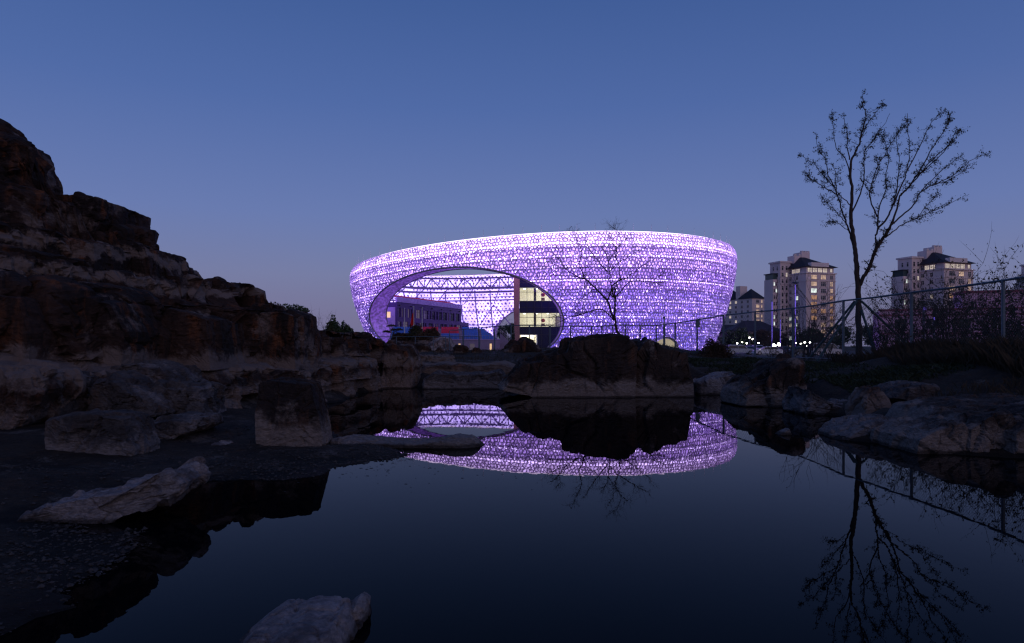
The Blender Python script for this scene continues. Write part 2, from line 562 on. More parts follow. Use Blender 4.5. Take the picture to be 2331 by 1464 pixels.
for i in range(nu):
    zs = PROF[:, 1] + np.where(PROF[:, 1] > 0.5, dip[i], 0)
    sb = PROF[:, 0] * (0.72 + 0.45 * min(1, max(0, (26 - ft[i, 1]) / 14)))
    ztop = 4.0
    for _ in range(30):
        s = np.interp(ztop, zs, sb)
        q = ft[i] + back[i] * s
        yy = max(q[1], 1.0)
        px = XC + q[0] * FPX / yy
        zr = HC + (YH - np.interp(px, SIL[:, 0], SIL[:, 1])) * yy / FPX
        ztop = ztop * 0.5 + zr * 0.5
    ztop = max(ztop - 0.18 - (0.55 if 150 < px < 470 else 0.0), 0.5)
    k = zs < ztop
    pl = np.concatenate([np.stack([sb[k], zs[k]], 1), [(np.interp(ztop, zs, sb), ztop)], [(np.interp(ztop, zs, sb) + 1.2, ztop + 0.02), (np.interp(ztop, zs, sb) + 6.0, ztop - 0.5), (np.interp(ztop, zs, sb) + 7.5, -0.3)]])
    w = np.hypot(*np.diff(pl, axis=0).T)
    w[-3:] *= (0.6, 0.12, 0.12)
    sl = np.concatenate([[0], np.cumsum(w)])
    t = np.linspace(0, sl[-1], nv)
    a, b_ = np.interp(t, sl, pl[:, 0]), np.interp(t, sl, pl[:, 1])
    G[i, :, 0] = ft[i, 0] + back[i, 0] * a
    G[i, :, 1] = ft[i, 1] + back[i, 1] * a
    G[i, :, 2] = b_
Nn = grid_normals(G)
if Nn[nu // 2, 60] @ np.array([0.6, -0.7, 0]) < 0:
    Nn = -Nn
pp = G.reshape(-1, 3)
Q = pp + 0.35 * np.stack([fbm(pp * 0.7, 2, 200), fbm(pp * 0.7, 2, 210), 0.3 * fbm(pp * 0.7, 2, 220)], 1)
f1, c1 = facet(Q * np.array((0.62, 0.62, 0.5)), 3)
f2, c2 = facet(Q * np.array((1.9, 1.9, 1.5)), 8)
f3, c3 = facet(Q * np.array((5.0, 5.0, 7.0)), 12)
ucol = np.repeat(np.concatenate([[0], np.cumsum(np.hypot(*np.diff(ft, axis=0).T))]), nv)
zrow = pp[:, 2] - np.repeat(dip, nv)
EDG = np.array([-9, 0.55, 1.25, 2.0, 2.95, 3.5, 4.2, 5.2, 6.0, 99])
lay = np.digitize(zrow, EDG)
blk = np.zeros(len(pp))
for k_ in range(1, len(EDG)):
    sel = lay == k_
    if not sel.any(): continue
    wl_ = (1.5, 1.9, 2.6, 3.2, 2.2, 2.8, 2.0, 2.4, 2.0)[k_ - 1]
    tt = (ucol[sel] + 0.25 * fbm(pp[sel] * 1.1, 2, 300 + k_)) / wl_ + k_ * 0.37
    ib = np.floor(tt).astype(np.int64)
    fr_b = tt - ib
    hv = _h(ib, ib * 0 + k_, ib * 0, 91)
    tilt = (_h(ib, ib * 0 + k_, ib * 0 + 5, 92) - .5) * .5
    crack = np.exp(-(np.minimum(fr_b, 1 - fr_b) * wl_ / 0.05) ** 2)
    blk[sel] = (hv - .5) * .85 + tilt * (fr_b - .5) - .16 * crack
blk = blk * np.clip(1 - (zrow - 4.9) / .8, .35, 1)
disp = blk + 0.22 * f1 + 0.13 * f2 + 0.055 * f3 - 0.10 * np.exp(-(c1 / 0.05) ** 2) - 0.05 * np.exp(-(c2 / 0.06) ** 2) + 0.05 * fbm(pp * 3.2, 4, 40) + 0.02 * fbm(pp * np.array((3, 3, 16)), 3, 44)
G2 = (pp + Nn.reshape(-1, 3) * disp[:, None] * np.array((1, 1, 0.35))).reshape(nu, nv, 3)
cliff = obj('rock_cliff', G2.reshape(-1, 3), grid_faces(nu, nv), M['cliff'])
tag(cliff, 'tall dark terraced quarry cliff rising on the left shore', 'cliff', kind='structure')

# ================================================================== boulders
def outline_rock(name, label, outline, d, thick, mat, seed=1, p=4.0, front=0.72, disp=0.10, fs=2.0, lean=0.0, n=120, m=46, top_in=0.12, base_keep=True, cat='boulder', group=None, sink=0.06, parent=None, ref=None):
    """a boulder with the outline it shows, its own thickness, broken faces and grain"""
    if ref is None:
        mx_ = sum(q[0] for q in outline) / len(outline)
        my_ = sum(q[1] for q in outline) / len(outline)
        ref = 0.12 if abs(mx_ - XC) > 450 or my_ > 930 else -0.36
    pts = np.array([P(x, y, d + ref * thick) for x, y in outline])
    o2 = resample(np.concatenate([pts[:, [0, 2]], pts[:1, [0, 2]]]), n + 1)[:n]
    cx_ = (o2[:, 0].min() + o2[:, 0].max()) / 2
    zb = o2[:, 1].min()
    ht = o2[:, 1].max() - zb
    wd = o2[:, 0].max() - o2[:, 0].min()
    T = np.linspace(-1, 1, m)
    T = np.sign(T) * np.abs(T) ** 0.75
    Gr = np.zeros((n, m, 3))
    for j, t in enumerate(T):
        s = (1 - abs(t) ** p) ** (1 / p)
        s = max(s, 0.0)
        k = front + (1 - front) * s if abs(t) < 0.999 else front
        kk = s if abs(t) > 0.97 else (front + (1 - front) * s)
        kz = 1 - (1 - kk) * (0.9 if not base_keep else 0.75)
        cz = zb if base_keep else zb + ht * 0.5
        x = cx_ + (o2[:, 0] - cx_) * kk
        z = cz + (o2[:, 1] - cz) * (kz if t < 0 else kk)
        Gr[:, j, 0] = x
        Gr[:, j, 1] = d + t * thick / 2 + lean * (z - zb)
        Gr[:, j, 2] = z
    Gr[:, 0] = Gr[:, 1].mean(0) * 0.0 + Gr[:, 1].mean(0)
    Gr[:, -1] = Gr[:, -2].mean(0)
    # fill the caps with rings so the faces carry relief too
    def rings(G_, at0, cnt):
        c = G_[:, at0].mean(0)
        return [c + (G_[:, at0] - c) * (k / cnt) for k in range(1, cnt)]
    fr = rings(Gr, 1, 12)
    bkr = rings(Gr, m - 2, 6)
    cols = [Gr[:, 0]] + fr + [Gr[:, j] for j in range(1, m - 1)] + bkr[::-1] + [Gr[:, -1]]
    A = np.stack(cols, 1)
    nrm = grid_normals(np.concatenate([A, A[:1]], 0))[:n]
    cen = A.reshape(-1, 3).mean(0)
    if ((A - cen) * nrm).sum() < 0:
        nrm = -nrm
    pp = A.reshape(-1, 3)
    sc = fs / max(0.35, min(wd, ht, thick))
    off = np.array((seed * 7.13, seed * 3.7, seed * 1.9))
    wp = pp + 0.15 * np.stack([fbm(pp * sc + off, 2, seed + k) for k in range(3)], 1) / sc
    an = np.array((1, 1, .55)) if mat in (M['rock'], M['cliff']) else np.ones(3)
    a1, k1 = facet(wp * an * sc * 0.8 + off, seed)
    a2, k2 = facet(wp * an * sc * 2.3 + off, seed + 5)
    size = min(wd, ht, thick)
    dd = size * (disp * 1.6 * a1 + disp * 0.55 * a2 - 0.045 * np.exp(-(k1 / 0.035) ** 2) - 0.012 * np.exp(-(k2 / 0.04) ** 2) + disp * 0.30 * fbm(pp * sc * 3 + off, 5, seed + 9, 0.55) + 0.008 * fbm(pp * np.array((4, 4, 26)) + off, 3, seed + 11))
    up = np.clip((pp[:, 2] - zb) / max(ht, 1e-6) * 4, 0.25, 1)
    V = pp + nrm.reshape(-1, 3) * (dd * up)[:, None]
    if sink:
        V[:, 2] = np.where(pp[:, 2] - zb < 0.02 * ht, V[:, 2] - sink, V[:, 2])
    o = obj(name, V, grid_faces(n, A.shape[1], True), mat, parent)
    return o if parent is not None else tag(o, label, cat, group)

# great blocks that make the steps of the cliff
for q, (ol, d, th_) in enumerate([
    ([(180, 560), (186, 470), (215, 466), (252, 471), (300, 474), (331, 482), (330, 520), (320, 545), (300, 575)], 18.2, 2.6),
    ([(-60, 470), (-40, 250), (0, 266), (24, 287), (46, 306), (54, 319), (76, 326), (90, 347), (101, 372), (116, 400), (120, 440), (100, 480)], 17.2, 3.0),
    ([(110, 560), (118, 440), (150, 456), (186, 468), (230, 480), (240, 560)], 18.6, 2.4),
    ([(300, 640), (305, 548), (340, 545), (350, 566), (386, 572), (406, 578), (416, 606), (420, 660)], 18.0, 2.2),
    ([(395, 700), (400, 610), (440, 612), (448, 636), (472, 640), (480, 700)], 18.6, 2.0),
    ([(490, 730), (496, 655), (515, 646), (545, 643), (564, 654), (580, 680), (582, 730)], 21.0, 2.0),
    ([(-30, 640), (-20, 545), (60, 520), (150, 540), (160, 610), (150, 650)], 15.8, 2.0),
    ([(150, 640), (160, 560), (240, 555), (300, 570), (300, 650)], 16.4, 2.0),
    ([(-40, 840), (-30, 690), (60, 672), (170, 690), (190, 760), (180, 845)], 13.6, 2.2),
    ([(190, 830), (195, 700), (260, 680), (350, 700), (380, 760), (370, 840)], 14.8, 2.2),
    ([(375, 830), (380, 720), (450, 706), (540, 730), (550, 840)], 16.6, 2.2),
    ([(555, 850), (560, 740), (620, 715), (690, 712), (720, 722), (724, 850)], 20.2, 2.4)]):
    ol = [(x - (22 if q < 3 else 12), y) for x, y in ol]
    outline_rock('rock_block', '', ol, d, th_, M['cliff'], 120 + q, p=6, front=0.88, disp=0.045, n=120, m=36, parent=cliff, sink=0, ref=0.16)

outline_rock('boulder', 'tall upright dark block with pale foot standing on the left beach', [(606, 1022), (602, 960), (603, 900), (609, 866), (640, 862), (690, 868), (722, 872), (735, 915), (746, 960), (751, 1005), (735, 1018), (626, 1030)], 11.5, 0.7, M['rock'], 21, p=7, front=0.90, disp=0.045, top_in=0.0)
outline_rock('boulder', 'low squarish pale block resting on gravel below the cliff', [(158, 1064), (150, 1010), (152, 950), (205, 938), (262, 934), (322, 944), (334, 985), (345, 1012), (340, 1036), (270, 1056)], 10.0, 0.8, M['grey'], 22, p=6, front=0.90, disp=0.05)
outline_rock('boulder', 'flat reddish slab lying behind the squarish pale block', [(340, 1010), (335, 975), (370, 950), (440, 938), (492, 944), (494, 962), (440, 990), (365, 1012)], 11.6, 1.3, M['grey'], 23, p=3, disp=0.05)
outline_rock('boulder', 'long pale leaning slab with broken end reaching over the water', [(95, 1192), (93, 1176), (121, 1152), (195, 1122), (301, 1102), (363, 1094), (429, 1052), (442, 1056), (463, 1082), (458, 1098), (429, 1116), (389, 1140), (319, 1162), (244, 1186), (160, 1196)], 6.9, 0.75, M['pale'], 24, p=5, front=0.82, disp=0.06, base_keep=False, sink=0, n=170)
outline_rock('boulder', 'small pale rounded stone alone on the gravel', [(476, 1030), (478, 1014), (500, 1004), (522, 1006), (540, 1022), (538, 1034)], 11.0, 0.4, M['pale'], 25, p=3, disp=0.08, n=70, m=26)
outline_rock('boulder', 'low thin rock spit reaching out into the pond', [(750, 1016), (760, 996), (800, 990), (850, 993), (900, 998), (960, 999), (1010, 994), (1045, 988), (1080, 990), (1106, 1012), (1090, 1020), (1000, 1022), (900, 1022), (800, 1020)], 11.75, 0.8, M['grey'], 26, p=2.4, front=0.5, disp=0.07, sink=0.05, n=150, ref=0.15)
outline_rock('boulder', 'pale humped rock in the near water at the bottom', [(500, 1520), (545, 1456), (585, 1422), (620, 1396), (650, 1392), (668, 1398), (700, 1390), (740, 1390), (776, 1392), (796, 1420), (812, 1464), (822, 1520)], 3.9, 0.7, M['pale'], 27, p=4, front=0.8, disp=0.028, n=170, m=64, ref=0.10)
outline_rock('boulder', 'pointed pale splinter of rock leaning out of near water', [(745, 1440), (775, 1392), (800, 1372), (826, 1350), (840, 1362), (842, 1395), (830, 1420), (800, 1450), (770, 1490)], 4.25, 0.32, M['pale'], 28, p=4, front=0.7, disp=0.07, n=100, m=40, ref=0.2)
# the rock islet with the bare tree
outline_rock('boulder', 'broad middle block of the dark islet below the bare tree', [(1228, 908), (1222, 850), (1236, 812), (1288, 800), (1294, 776), (1340, 771), (1400, 764), (1424, 769), (1446, 792), (1442, 850), (1441, 904), (1330, 908)], 24.6, 4.2, M['rock'], 31, p=7, front=0.92, disp=0.05, n=180, m=60)
outline_rock('boulder', 'right block of the dark islet with notched flat top', [(1434, 906), (1438, 840), (1446, 800), (1462, 778), (1474, 769), (1486, 779), (1504, 792), (1540, 799), (1562, 803), (1569, 840), (1573, 880), (1575, 906)], 24.5, 3.6, M['rock'], 32, p=6, front=0.90, disp=0.045, n=150, m=56)
outline_rock('boulder', 'sloping left shoulder of the dark islet', [(1135, 886), (1150, 866), (1166, 848), (1186, 826), (1226, 812), (1262, 812), (1290, 830), (1296, 898), (1230, 908), (1190, 896)], 24.0, 3.0, M['rock'], 33, p=3, front=0.75, disp=0.07, n=150, m=50)
# far bank
outline_rock('boulder', 'brown upright rock at the end of the cliff', [(868, 884), (872, 800), (890, 786), (930, 790), (944, 820), (942, 884)], 28.6, 2.5, M['cliff'], 34, p=4, disp=0.07)
outline_rock('boulder', 'pale flat ledge on the far shore left of the islet', [(960, 888), (965, 862), (985, 848), (1040, 852), (1110, 850), (1140, 842), (1152, 856), (1156, 888)], 28.2, 2.6, M['grey'], 35, p=4, front=0.85, disp=0.05, n=150)
outline_rock('boulder', 'low slanting ledge above the pale far shore', [(940, 852), (960, 832), (1010, 826), (1080, 830), (1150, 824), (1190, 838), (1160, 856), (1050, 858)], 31.5, 3.0, M['cliff'], 36, p=3, front=0.7, disp=0.06)
outline_rock('boulder', 'black craggy rock heap before the glass building', [(1135, 806), (1150, 790), (1166, 776), (1180, 780), (1192, 770), (1206, 772), (1218, 784), (1232, 800), (1235, 812)], 46, 3.0, M['cliff'], 37, p=2.5, front=0.6, disp=0.13, n=140)
for q, (x0, x1, yt, lab) in enumerate([(905, 935, 788, 'leftmost dark boulder of the row on the far bank'), (938, 982, 784, 'dark rounded boulder second from left on the far bank'), (990, 1012, 791, 'small dark boulder in the middle of the far bank row'), (1030, 1066, 786, 'squat dark boulder right of middle on the far bank row'), (1072, 1100, 792, 'small dark boulder last in the far bank row')]):
    outline_rock('boulder', lab, [(x0, 808), (x0 + 2, yt + 6), (x0 + 8, yt), (x1 - 10, yt + 1), (x1 - 2, yt + 8), (x1, 808)], 46 - q * 0.6, 1.0, M['cliff'], 50 + q, p=3, disp=0.10, n=70, m=26, group='boulders along the far bank')
# right shore
outline_rock('boulder', 'pale layered rock right of the islet at water edge', [(1572, 899), (1574, 868), (1600, 858), (1630, 850), (1655, 846), (1664, 856), (1682, 862), (1678, 882), (1668, 897)], 24.6, 1.6, M['pale'], 38, p=4, disp=0.06)
outline_rock('boulder', 'dark peaked boulder with grey foot on the right shore', [(1655, 916), (1660, 886), (1685, 866), (1715, 850), (1740, 828), (1768, 818), (1790, 816), (1802, 836), (1806, 880), (1812, 934), (1740, 924)], 20.0, 2.0, M['rock'], 39, p=3.2, front=0.72, disp=0.08, n=150, m=50)
outline_rock('boulder', 'low grey ridge trailing right from the peaked boulder', [(1790, 934), (1806, 878), (1822, 888), (1850, 904), (1880, 914), (1940, 916), (1948, 952), (1860, 948)], 17.6, 1.6, M['grey'], 40, p=3, disp=0.08, n=120)
outline_rock('boulder', 'cracked grey boulder jutting into the pond at right', [(1862, 1004), (1880, 978), (1915, 956), (1950, 946), (1990, 944), (2030, 952), (2062, 960), (2058, 1004), (1960, 1014)], 12.9, 1.3, M['grey'], 41, p=3, front=0.75, disp=0.08, n=150)
for q, (ol, d, lab) in enumerate([
    ([(2012, 1024), (2020, 986), (2060, 964), (2112, 950), (2128, 962), (2132, 1036)], 11.5, 'first angular bank rock right of the cracked boulder'),
    ([(2124, 1036), (2128, 960), (2168, 934), (2214, 928), (2224, 950), (2226, 1042)], 11.4, 'second angular bank rock right of the cracked boulder'),
    ([(2216, 1044), (2222, 968), (2262, 944), (2302, 940), (2312, 958), (2314, 1050)], 11.15, 'third angular bank rock, next to the right edge'),
    ([(2304, 1052), (2308, 944), (2350, 926), (2420, 924), (2446, 1062)], 10.9, 'angular bank rock cut off by the right edge'),
    ([(2060, 960), (2080, 926), (2150, 912), (2240, 906), (2330, 900), (2420, 905), (2430, 960)], 12.9, 'long flat dark ledge above the angular bank rocks')]):
    outline_rock('boulder', lab, ol, d, 1.5 if q < 4 else 2.4, M['rock'], 140 + q, p=5, front=0.86, disp=0.06, n=120, m=40, group='bank rocks at the right')
outline_rock('boulder', 'dark stump of rock on the bank above the cracked boulder', [(1935, 950), (1948, 900), (1960, 884), (1985, 880), (2000, 905), (2010, 955)], 15.5, 0.8, M['cliff'], 44, p=4, disp=0.08)
outline_rock('boulder', 'flat pale ledge along the right bank path', [(1985, 900), (2010, 878), (2060, 868), (2098, 874), (2092, 892), (2040, 908)], 16.2, 1.4, M['grey'], 45, p=2.6, disp=0.08)
outline_rock('boulder', 'small pointed stone poking out of the water at right', [(1762, 992), (1772, 984), (1792, 974), (1800, 992)], 13.2, 0.25, M['grey'], 46, p=3, disp=0.08, n=60, m=20, sink=0.03)
outline_rock('boulder', 'flat brown stone at the water edge of the gravel spit', [(788, 1046), (790, 1036), (820, 1032), (824, 1042), (808, 1048)], 10.6, 0.2, M['cliff'], 47, p=4, disp=0.05, n=60, m=20, sink=0.02)
# fallen pale blocks under the cliff
for q, (ol, d, lab) in enumerate([
    ([(0, 1000), (-20, 900), (20, 842), (90, 836), (150, 842), (160, 880), (120, 950), (60, 1000)], 11.8, 'big fallen block at the left edge under the cliff'),
    ([(150, 930), (152, 872), (175, 848), (208, 856), (212, 905), (205, 935)], 12.6, 'cracked ochre block between the fallen blocks under the cliff'),
    ([(250, 935), (255, 860), (300, 846), (380, 900), (420, 934), (350, 945)], 13.0, 'slanting pale slab leaning against the cliff foot'),
    ([(370, 935), (378, 880), (400, 862), (450, 872), (500, 880), (502, 940), (440, 948)], 13.6, 'grey tilted block at the cliff foot beside the slanting slab'),
    ([(240, 880), (270, 838), (360, 820), (430, 838), (455, 868), (400, 880), (330, 870)], 14.2, 'wide pale ledge block high on the cliff foot')]):
    outline_rock('boulder', lab, ol, d, 1.4, M['grey'] if q != 0 else M['cliff'], 60 + q, p=3.2, front=0.7, disp=0.09, n=110, m=40, group='fallen blocks under the cliff')

# floating bits of leaf and scum near the spit
M['scum'] = pmat('floating_debris', (.05, .045, .04), (.09, .08, .07), 9.0, 0.8)
g_ = np.random.default_rng(61)
n_ = 900
ax_ = np.concatenate([g_.normal(-2.2, .55, n_ // 2), g_.normal(-.2, .9, n_ - n_ // 2)])
ay_ = np.concatenate([g_.normal(10.0, .55, n_ // 2), g_.normal(9.6, 1.0, n_ - n_ // 2)])
sdv = poly_sd(ax_, ay_, POND)
kk_ = (sdv < -0.02) & (g_.random(n_) < np.exp(sdv * 1.6) + .08)
ax_, ay_ = ax_[kk_], ay_[kk_]
n_ = len(ax_)
sz_ = .005 + .018 * g_.random(n_) ** 3
an_ = g_.random((n_, 5)) * .6 + np.arange(5)[None] * 1.2566
VX_ = np.stack([ax_[:, None] + np.cos(an_) * sz_[:, None] * 1.5, ay_[:, None] + np.sin(an_) * sz_[:, None], np.full((n_, 5), .004)], -1)
o = obj('floating_debris', VX_.reshape(-1, 3), np.arange(n_ * 5).reshape(-1, 5), M['scum'], origin=(0, 0, 0))
tag(o, 'bits of leaf floating on the pond near the spit', 'debris', kind='stuff')
# ================================================================== the glowing oval arena
SCX, SCY, SA, SB, ZB = 8.75, 198.9, 55.1, 42.2, 0.25     # plan centre, half axes at the widest level, foot
EV = np.array([0, .10, .25, .40, .55, .70, .82, .90, .95, .985, 1.0])
EO = np.array([-6.7, -5.5, -3.9, -2.5, -1.3, -.45, 0.0, .05, -.25, -.8, -1.3])
_th = np.linspace(0, 2 * np.pi, 4001)
_arc = np.concatenate([[0], np.cumsum(np.hypot(np.diff((SA - 3) * np.cos(_th)), np.diff((SB - 3) * np.sin(_th))))])
_arc /= _arc[-1]

def SH(u, v, off=0.0):
    """shell point: u once round the oval (0 = right end, counter-clockwise from above), v foot to rim, off inwards"""
    u, v, off = np.broadcast_arrays(np.asarray(u, float), np.asarray(v, float), np.asarray(off, float))
    th = np.interp(np.mod(u, 1.0), _arc, _th)
    e = np.interp(np.clip(v, 0, 1), EV, EO) - off
    dx, dy = (SA + e) * np.cos(th), (SB + e) * np.sin(th)
    zt = 27.5 + 0.05 * dx - 0.010 * dy - 0.0256 * dx * dx / 54.8
    return np.stack([SCX + dx, SCY + dy, ZB + v * (zt - ZB)], -1)

def gate(q):
    """< 1 inside the big opening in the front or the small arch in the rear"""
    x = XC + q[..., 0] * FPX / q[..., 1]
    y = YH - (q[..., 2] - HC) * FPX / q[..., 1]
    sx = np.where(x > 1062, 0.045 * (x - 1062), 0.02 * (x - 1062))
    g1 = np.sqrt(((x - 1062) / 221.0) ** 2 + ((y - 722 - sx) / 114.0) ** 2)
    g2 = np.sqrt(((x - 1222) / 97.0) ** 2 + ((y - 768) / 70.0) ** 2)
    return np.where(q[..., 1] < SCY - 4, g1, np.where(q[..., 1] > SCY + 4, g2, 9.0))

UV1 = np.array([np.interp(3 * np.pi / 2 - 0.58, _th, _arc), 0.18])
UV2 = np.array([np.interp(np.pi / 2 + 0.04, _th, _arc), 0.08])
def _centre(front):
    best, bu = 9e9, None
    for u in np.linspace(.5, 1.0, 200) if front else np.linspace(0, .5, 200):
        for v in np.linspace(.02, .6, 60):
            g = gate(SH(u, v))
            if g < best:
                best, bu = g, (u, v)
    return np.array(bu)
UV1, UV2 = _centre(True), _centre(False)

def push_out(u, v, off):
    """slide points that lie inside an opening out to its edge"""
    u, v = np.array(u, float), np.array(v, float)
    g = gate(SH(u, v, off))
    k = g < 1
    if not k.any():
        return u, v
    uu, vv, of = u[k], v[k], np.broadcast_to(off, u.shape)[k]
    fr = uu > 0.5
    c = np.where(fr[:, None], UV1, UV2)
    c[:, 1] = np.minimum(c[:, 1], vv)            # below the middle of the opening slide sideways only
    du, dv = uu - c[:, 0], vv - c[:, 1]
    du = np.where(np.abs(du) < 1e-5, 1e-5, du)
    ln = np.sqrt((8 * du) ** 2 + dv ** 2)
    du, dv = du / ln, dv / ln
    lo, hi = ln.copy(), np.full_like(uu, 1.1)
    for _ in range(45):
        mid = (lo + hi) / 2
        vm = c[:, 1] + dv * mid
        s = (gate(SH(c[:, 0] + du * mid, np.clip(vm, 0, 1), of)) < 1) & (vm < 1)
        lo = np.where(s, mid, lo)
        hi = np.where(s, hi, mid)
    u[k], v[k] = c[:, 0] + du * hi, np.clip(c[:, 1] + dv * hi, 0.0, 1.0)
    return u, v

M['lattice'] = pmat('lattice_metal', (.70, .67, .74), (.62, .60, .68), 0.4, 0.45, spec=0.4)
# the screen is finely punched sheet, so part of the light behind it comes through
m, nt, N, L, b = _new('punched_screen')
b.inputs['Base Color'].default_value = (.55, .50, .64, 1)
b.inputs['Roughness'].default_value = 0.5
tl = N.new('ShaderNodeBsdfTranslucent')
tl.inputs['Color'].default_value = (.83, .67, .93, 1)
mx = N.new('ShaderNodeMixShader')
mx.inputs[0].default_value = 0.22
L.new(b.outputs[0], mx.inputs[1])
L.new(tl.outputs[0], mx.inputs[2])
L.new(mx.outputs[0], N['Material Output'].inputs['Surface'])
M['screen'] = m
M['edge_frame'] = pmat('edge_metal', (.34, .32, .38), (.28, .27, .33), 0.5, 0.5)
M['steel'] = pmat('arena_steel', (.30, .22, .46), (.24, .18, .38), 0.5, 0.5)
BAND = [((.21, .14, 1.0), 1.0), ((.25, .15, 1.0), 1.1), ((.31, .17, 1.0), 1.25), ((.40, .20, 1.0), 1.4), ((.50, .28, 1.0), 1.8), ((.66, .44, 1.0), 2.7)]
M['glow'] = [emat('gap_light_%d' % k, c, s, 'AUTO', (.3, .25, .4), 0.55, 1.3) for k, (c, s) in enumerate(BAND)]
M['led'] = emat('led_tube', (.63, .45, 1.0), 9.0, 'NONE')
M['led_top'] = emat('led_rim', (.80, .62, 1.0), 2.6, 'NONE')
M['inner_white'] = emat('inner_panel_painted_glow', (.52, .38, 1.0), 1.9, 'NONE', (.6, .6, .6), 0.3, 0.25)  # panels glow themselves, in place of floodlight falling on the inner wall
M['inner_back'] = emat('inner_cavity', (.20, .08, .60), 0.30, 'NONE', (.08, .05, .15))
M['reveal'] = emat('reveal_painted_glow', (.30, .12, .85), 0.34, 'NONE', (.30, .26, .40), 0.55, 1.6)  # reveal is no lamp: its violet glow stands for light from the interior

arena = empty('arena', (SCX, SCY, ZB), 'glowing purple oval arena wrapped in a pierced metal lattice', 'arena')

def lattice(NC, NR, u0, u1, off, depth, klo, khi, jit, mat, name, sect, bands, inward=False, seed=7, parent=arena):
    rg = np.random.default_rng(seed)
    ii, jj = np.meshgrid(np.arange(int(u0 * NC), int(u1 * NC)), np.arange(NR), indexing='ij')
    ii, jj = ii.ravel(), jj.ravel()
    cxx = ii + 0.5 * (jj % 2)
    ring = np.array([(0, 2 / 3), (-.5, 1 / 3), (-.5, -1 / 3), (0, -2 / 3), (.5, -1 / 3), (.5, 1 / 3)])
    VX = cxx[:, None] + ring[None, :, 0]
    VY = jj[:, None] + ring[None, :, 1]
    kx = np.round(VX * 2).astype(np.int64) % (2 * NC)
    ky = np.round(VY * 3).astype(np.int64)
    VX = VX + jit * (_h(kx, ky, kx * 0, seed) - 0.5)
    VY = VY + jit * (_h(kx, ky, kx * 0 + 1, seed) - 0.5)
    U = VX / NC
    Vv = np.clip((VY + 0.5) / NR, 0.0, 1.0)
    cu, cv = U.mean(1), Vv.mean(1)
    keep = (gate(SH(cu, cv, off)) >= 1.0) & ((Vv.max(1) - Vv.min(1)) > 0.2 / NR)
    U, Vv, ii, jj = U[keep], Vv[keep], ii[keep], jj[keep]
    n = len(U)
    sh = U.shape
    U2, V2 = push_out(U.ravel(), Vv.ravel(), off)
    U, Vv = U2.reshape(sh), V2.reshape(sh)
    cu, cv = U.mean(1, keepdims=True), Vv.mean(1, keepdims=True)
    k = (klo + (khi - klo) * rg.random(n))[:, None]
    iu, iv = cu + (U - cu) * k, cv + (Vv - cv) * k
    nu_, nv_ = np.roll(iu, -1, 1), np.roll(iv, -1, 1)
    a = 0.26
    qu = np.stack([iu * (1 - a) + np.roll(iu, 1, 1) * a, iu * (1 - a) + nu_ * a], 2).reshape(n, 12)
    qv = np.stack([iv * (1 - a) + np.roll(iv, 1, 1) * a, iv * (1 - a) + nv_ * a], 2).reshape(n, 12)
    du = 0.0
    Wo = SH(U, Vv, off)
    Wi = SH(qu, qv, off)
    bu, bv = cu + (qu - cu) * 0.93, cv + (qv - cv) * 0.93
    Wb = SH(bu, bv, off + (-depth if inward else depth))
    W = np.concatenate([Wo, Wi, Wb], 1)          # 30 verts a cell
    fq, ft_ = [], []
    for m_ in range(6):
        m2 = (m_ + 1) % 6
        fq.append((m_, m2, 6 + 2 * m2, 6 + 2 * m_ + 1))
        ft_.append((m_, 6 + 2 * m_ + 1, 6 + 2 * m_))
    for t in range(12):
        t2 = (t + 1) % 12
        fq.append((6 + t, 6 + t2, 18 + t2, 18 + t))
    sec = (ii // sect)
    bnd = np.minimum((jj * bands) // NR, bands - 1)
    for s in np.unique(sec):
        for b in range(bands):
            kk = np.where((sec == s) & (bnd == b))[0]
            if len(kk) == 0:
                continue
            V = W[kk].reshape(-1, 3)
            base = (np.arange(len(kk)) * 30)[:, None, None]
            F = [f for f in (np.array(fq)[None] + base).reshape(-1, 4).tolist()] + (np.array(ft_)[None] + base).reshape(-1, 3).tolist()
            obj(name, V, F, mat, parent)
    return

def sheet(nu_, nv_, u0, u1, v0, v1, off, mat, name, parent=arena, drop=True):
    u, v = np.meshgrid(np.linspace(u0, u1, nu_), np.linspace(v0, v1, nv_), indexing='ij')
    W = SH(u, v, off)
    F = grid_faces(nu_, nv_)
    if drop:
        g = gate(W).ravel()
        u2, v2 = push_out(u.ravel(), v.ravel(), off)
        mv = np.hypot((u2 - u.ravel()) * 8, v2 - v.ravel())
        F = F[((g[F] >= 1).sum(1) >= 2) & (mv[F].max(1) < 0.12)]
        W = SH(u2, v2, off)
    W = W.reshape(-1, 3)
    used = np.unique(F)
    if len(used) == 0:
        return None
    mp = np.full(len(W), -1)
    mp[used] = np.arange(len(used))
    return obj(name, W[used], mp[F], mat, parent)

# outer lattice (front and ends), with the lit lining behind it in storeys
lattice(384, 36, 0.40, 1.10, 0.0, 0.12, .56, .84, .84, M['screen'], 'lattice_panel', 19, 5)
for b in range(6):
    v0, v1 = [0, .16, .34, .52, .70, .87, 1.0][b:b + 2]
    sheet(110, 8, 0.40, UV1[0], v0, v1, 1.0, M['glow'][b], 'light_lining')
    sheet(150, 8, UV1[0], 1.10, v0, v1, 1.0, M['glow'][b], 'light_lining')
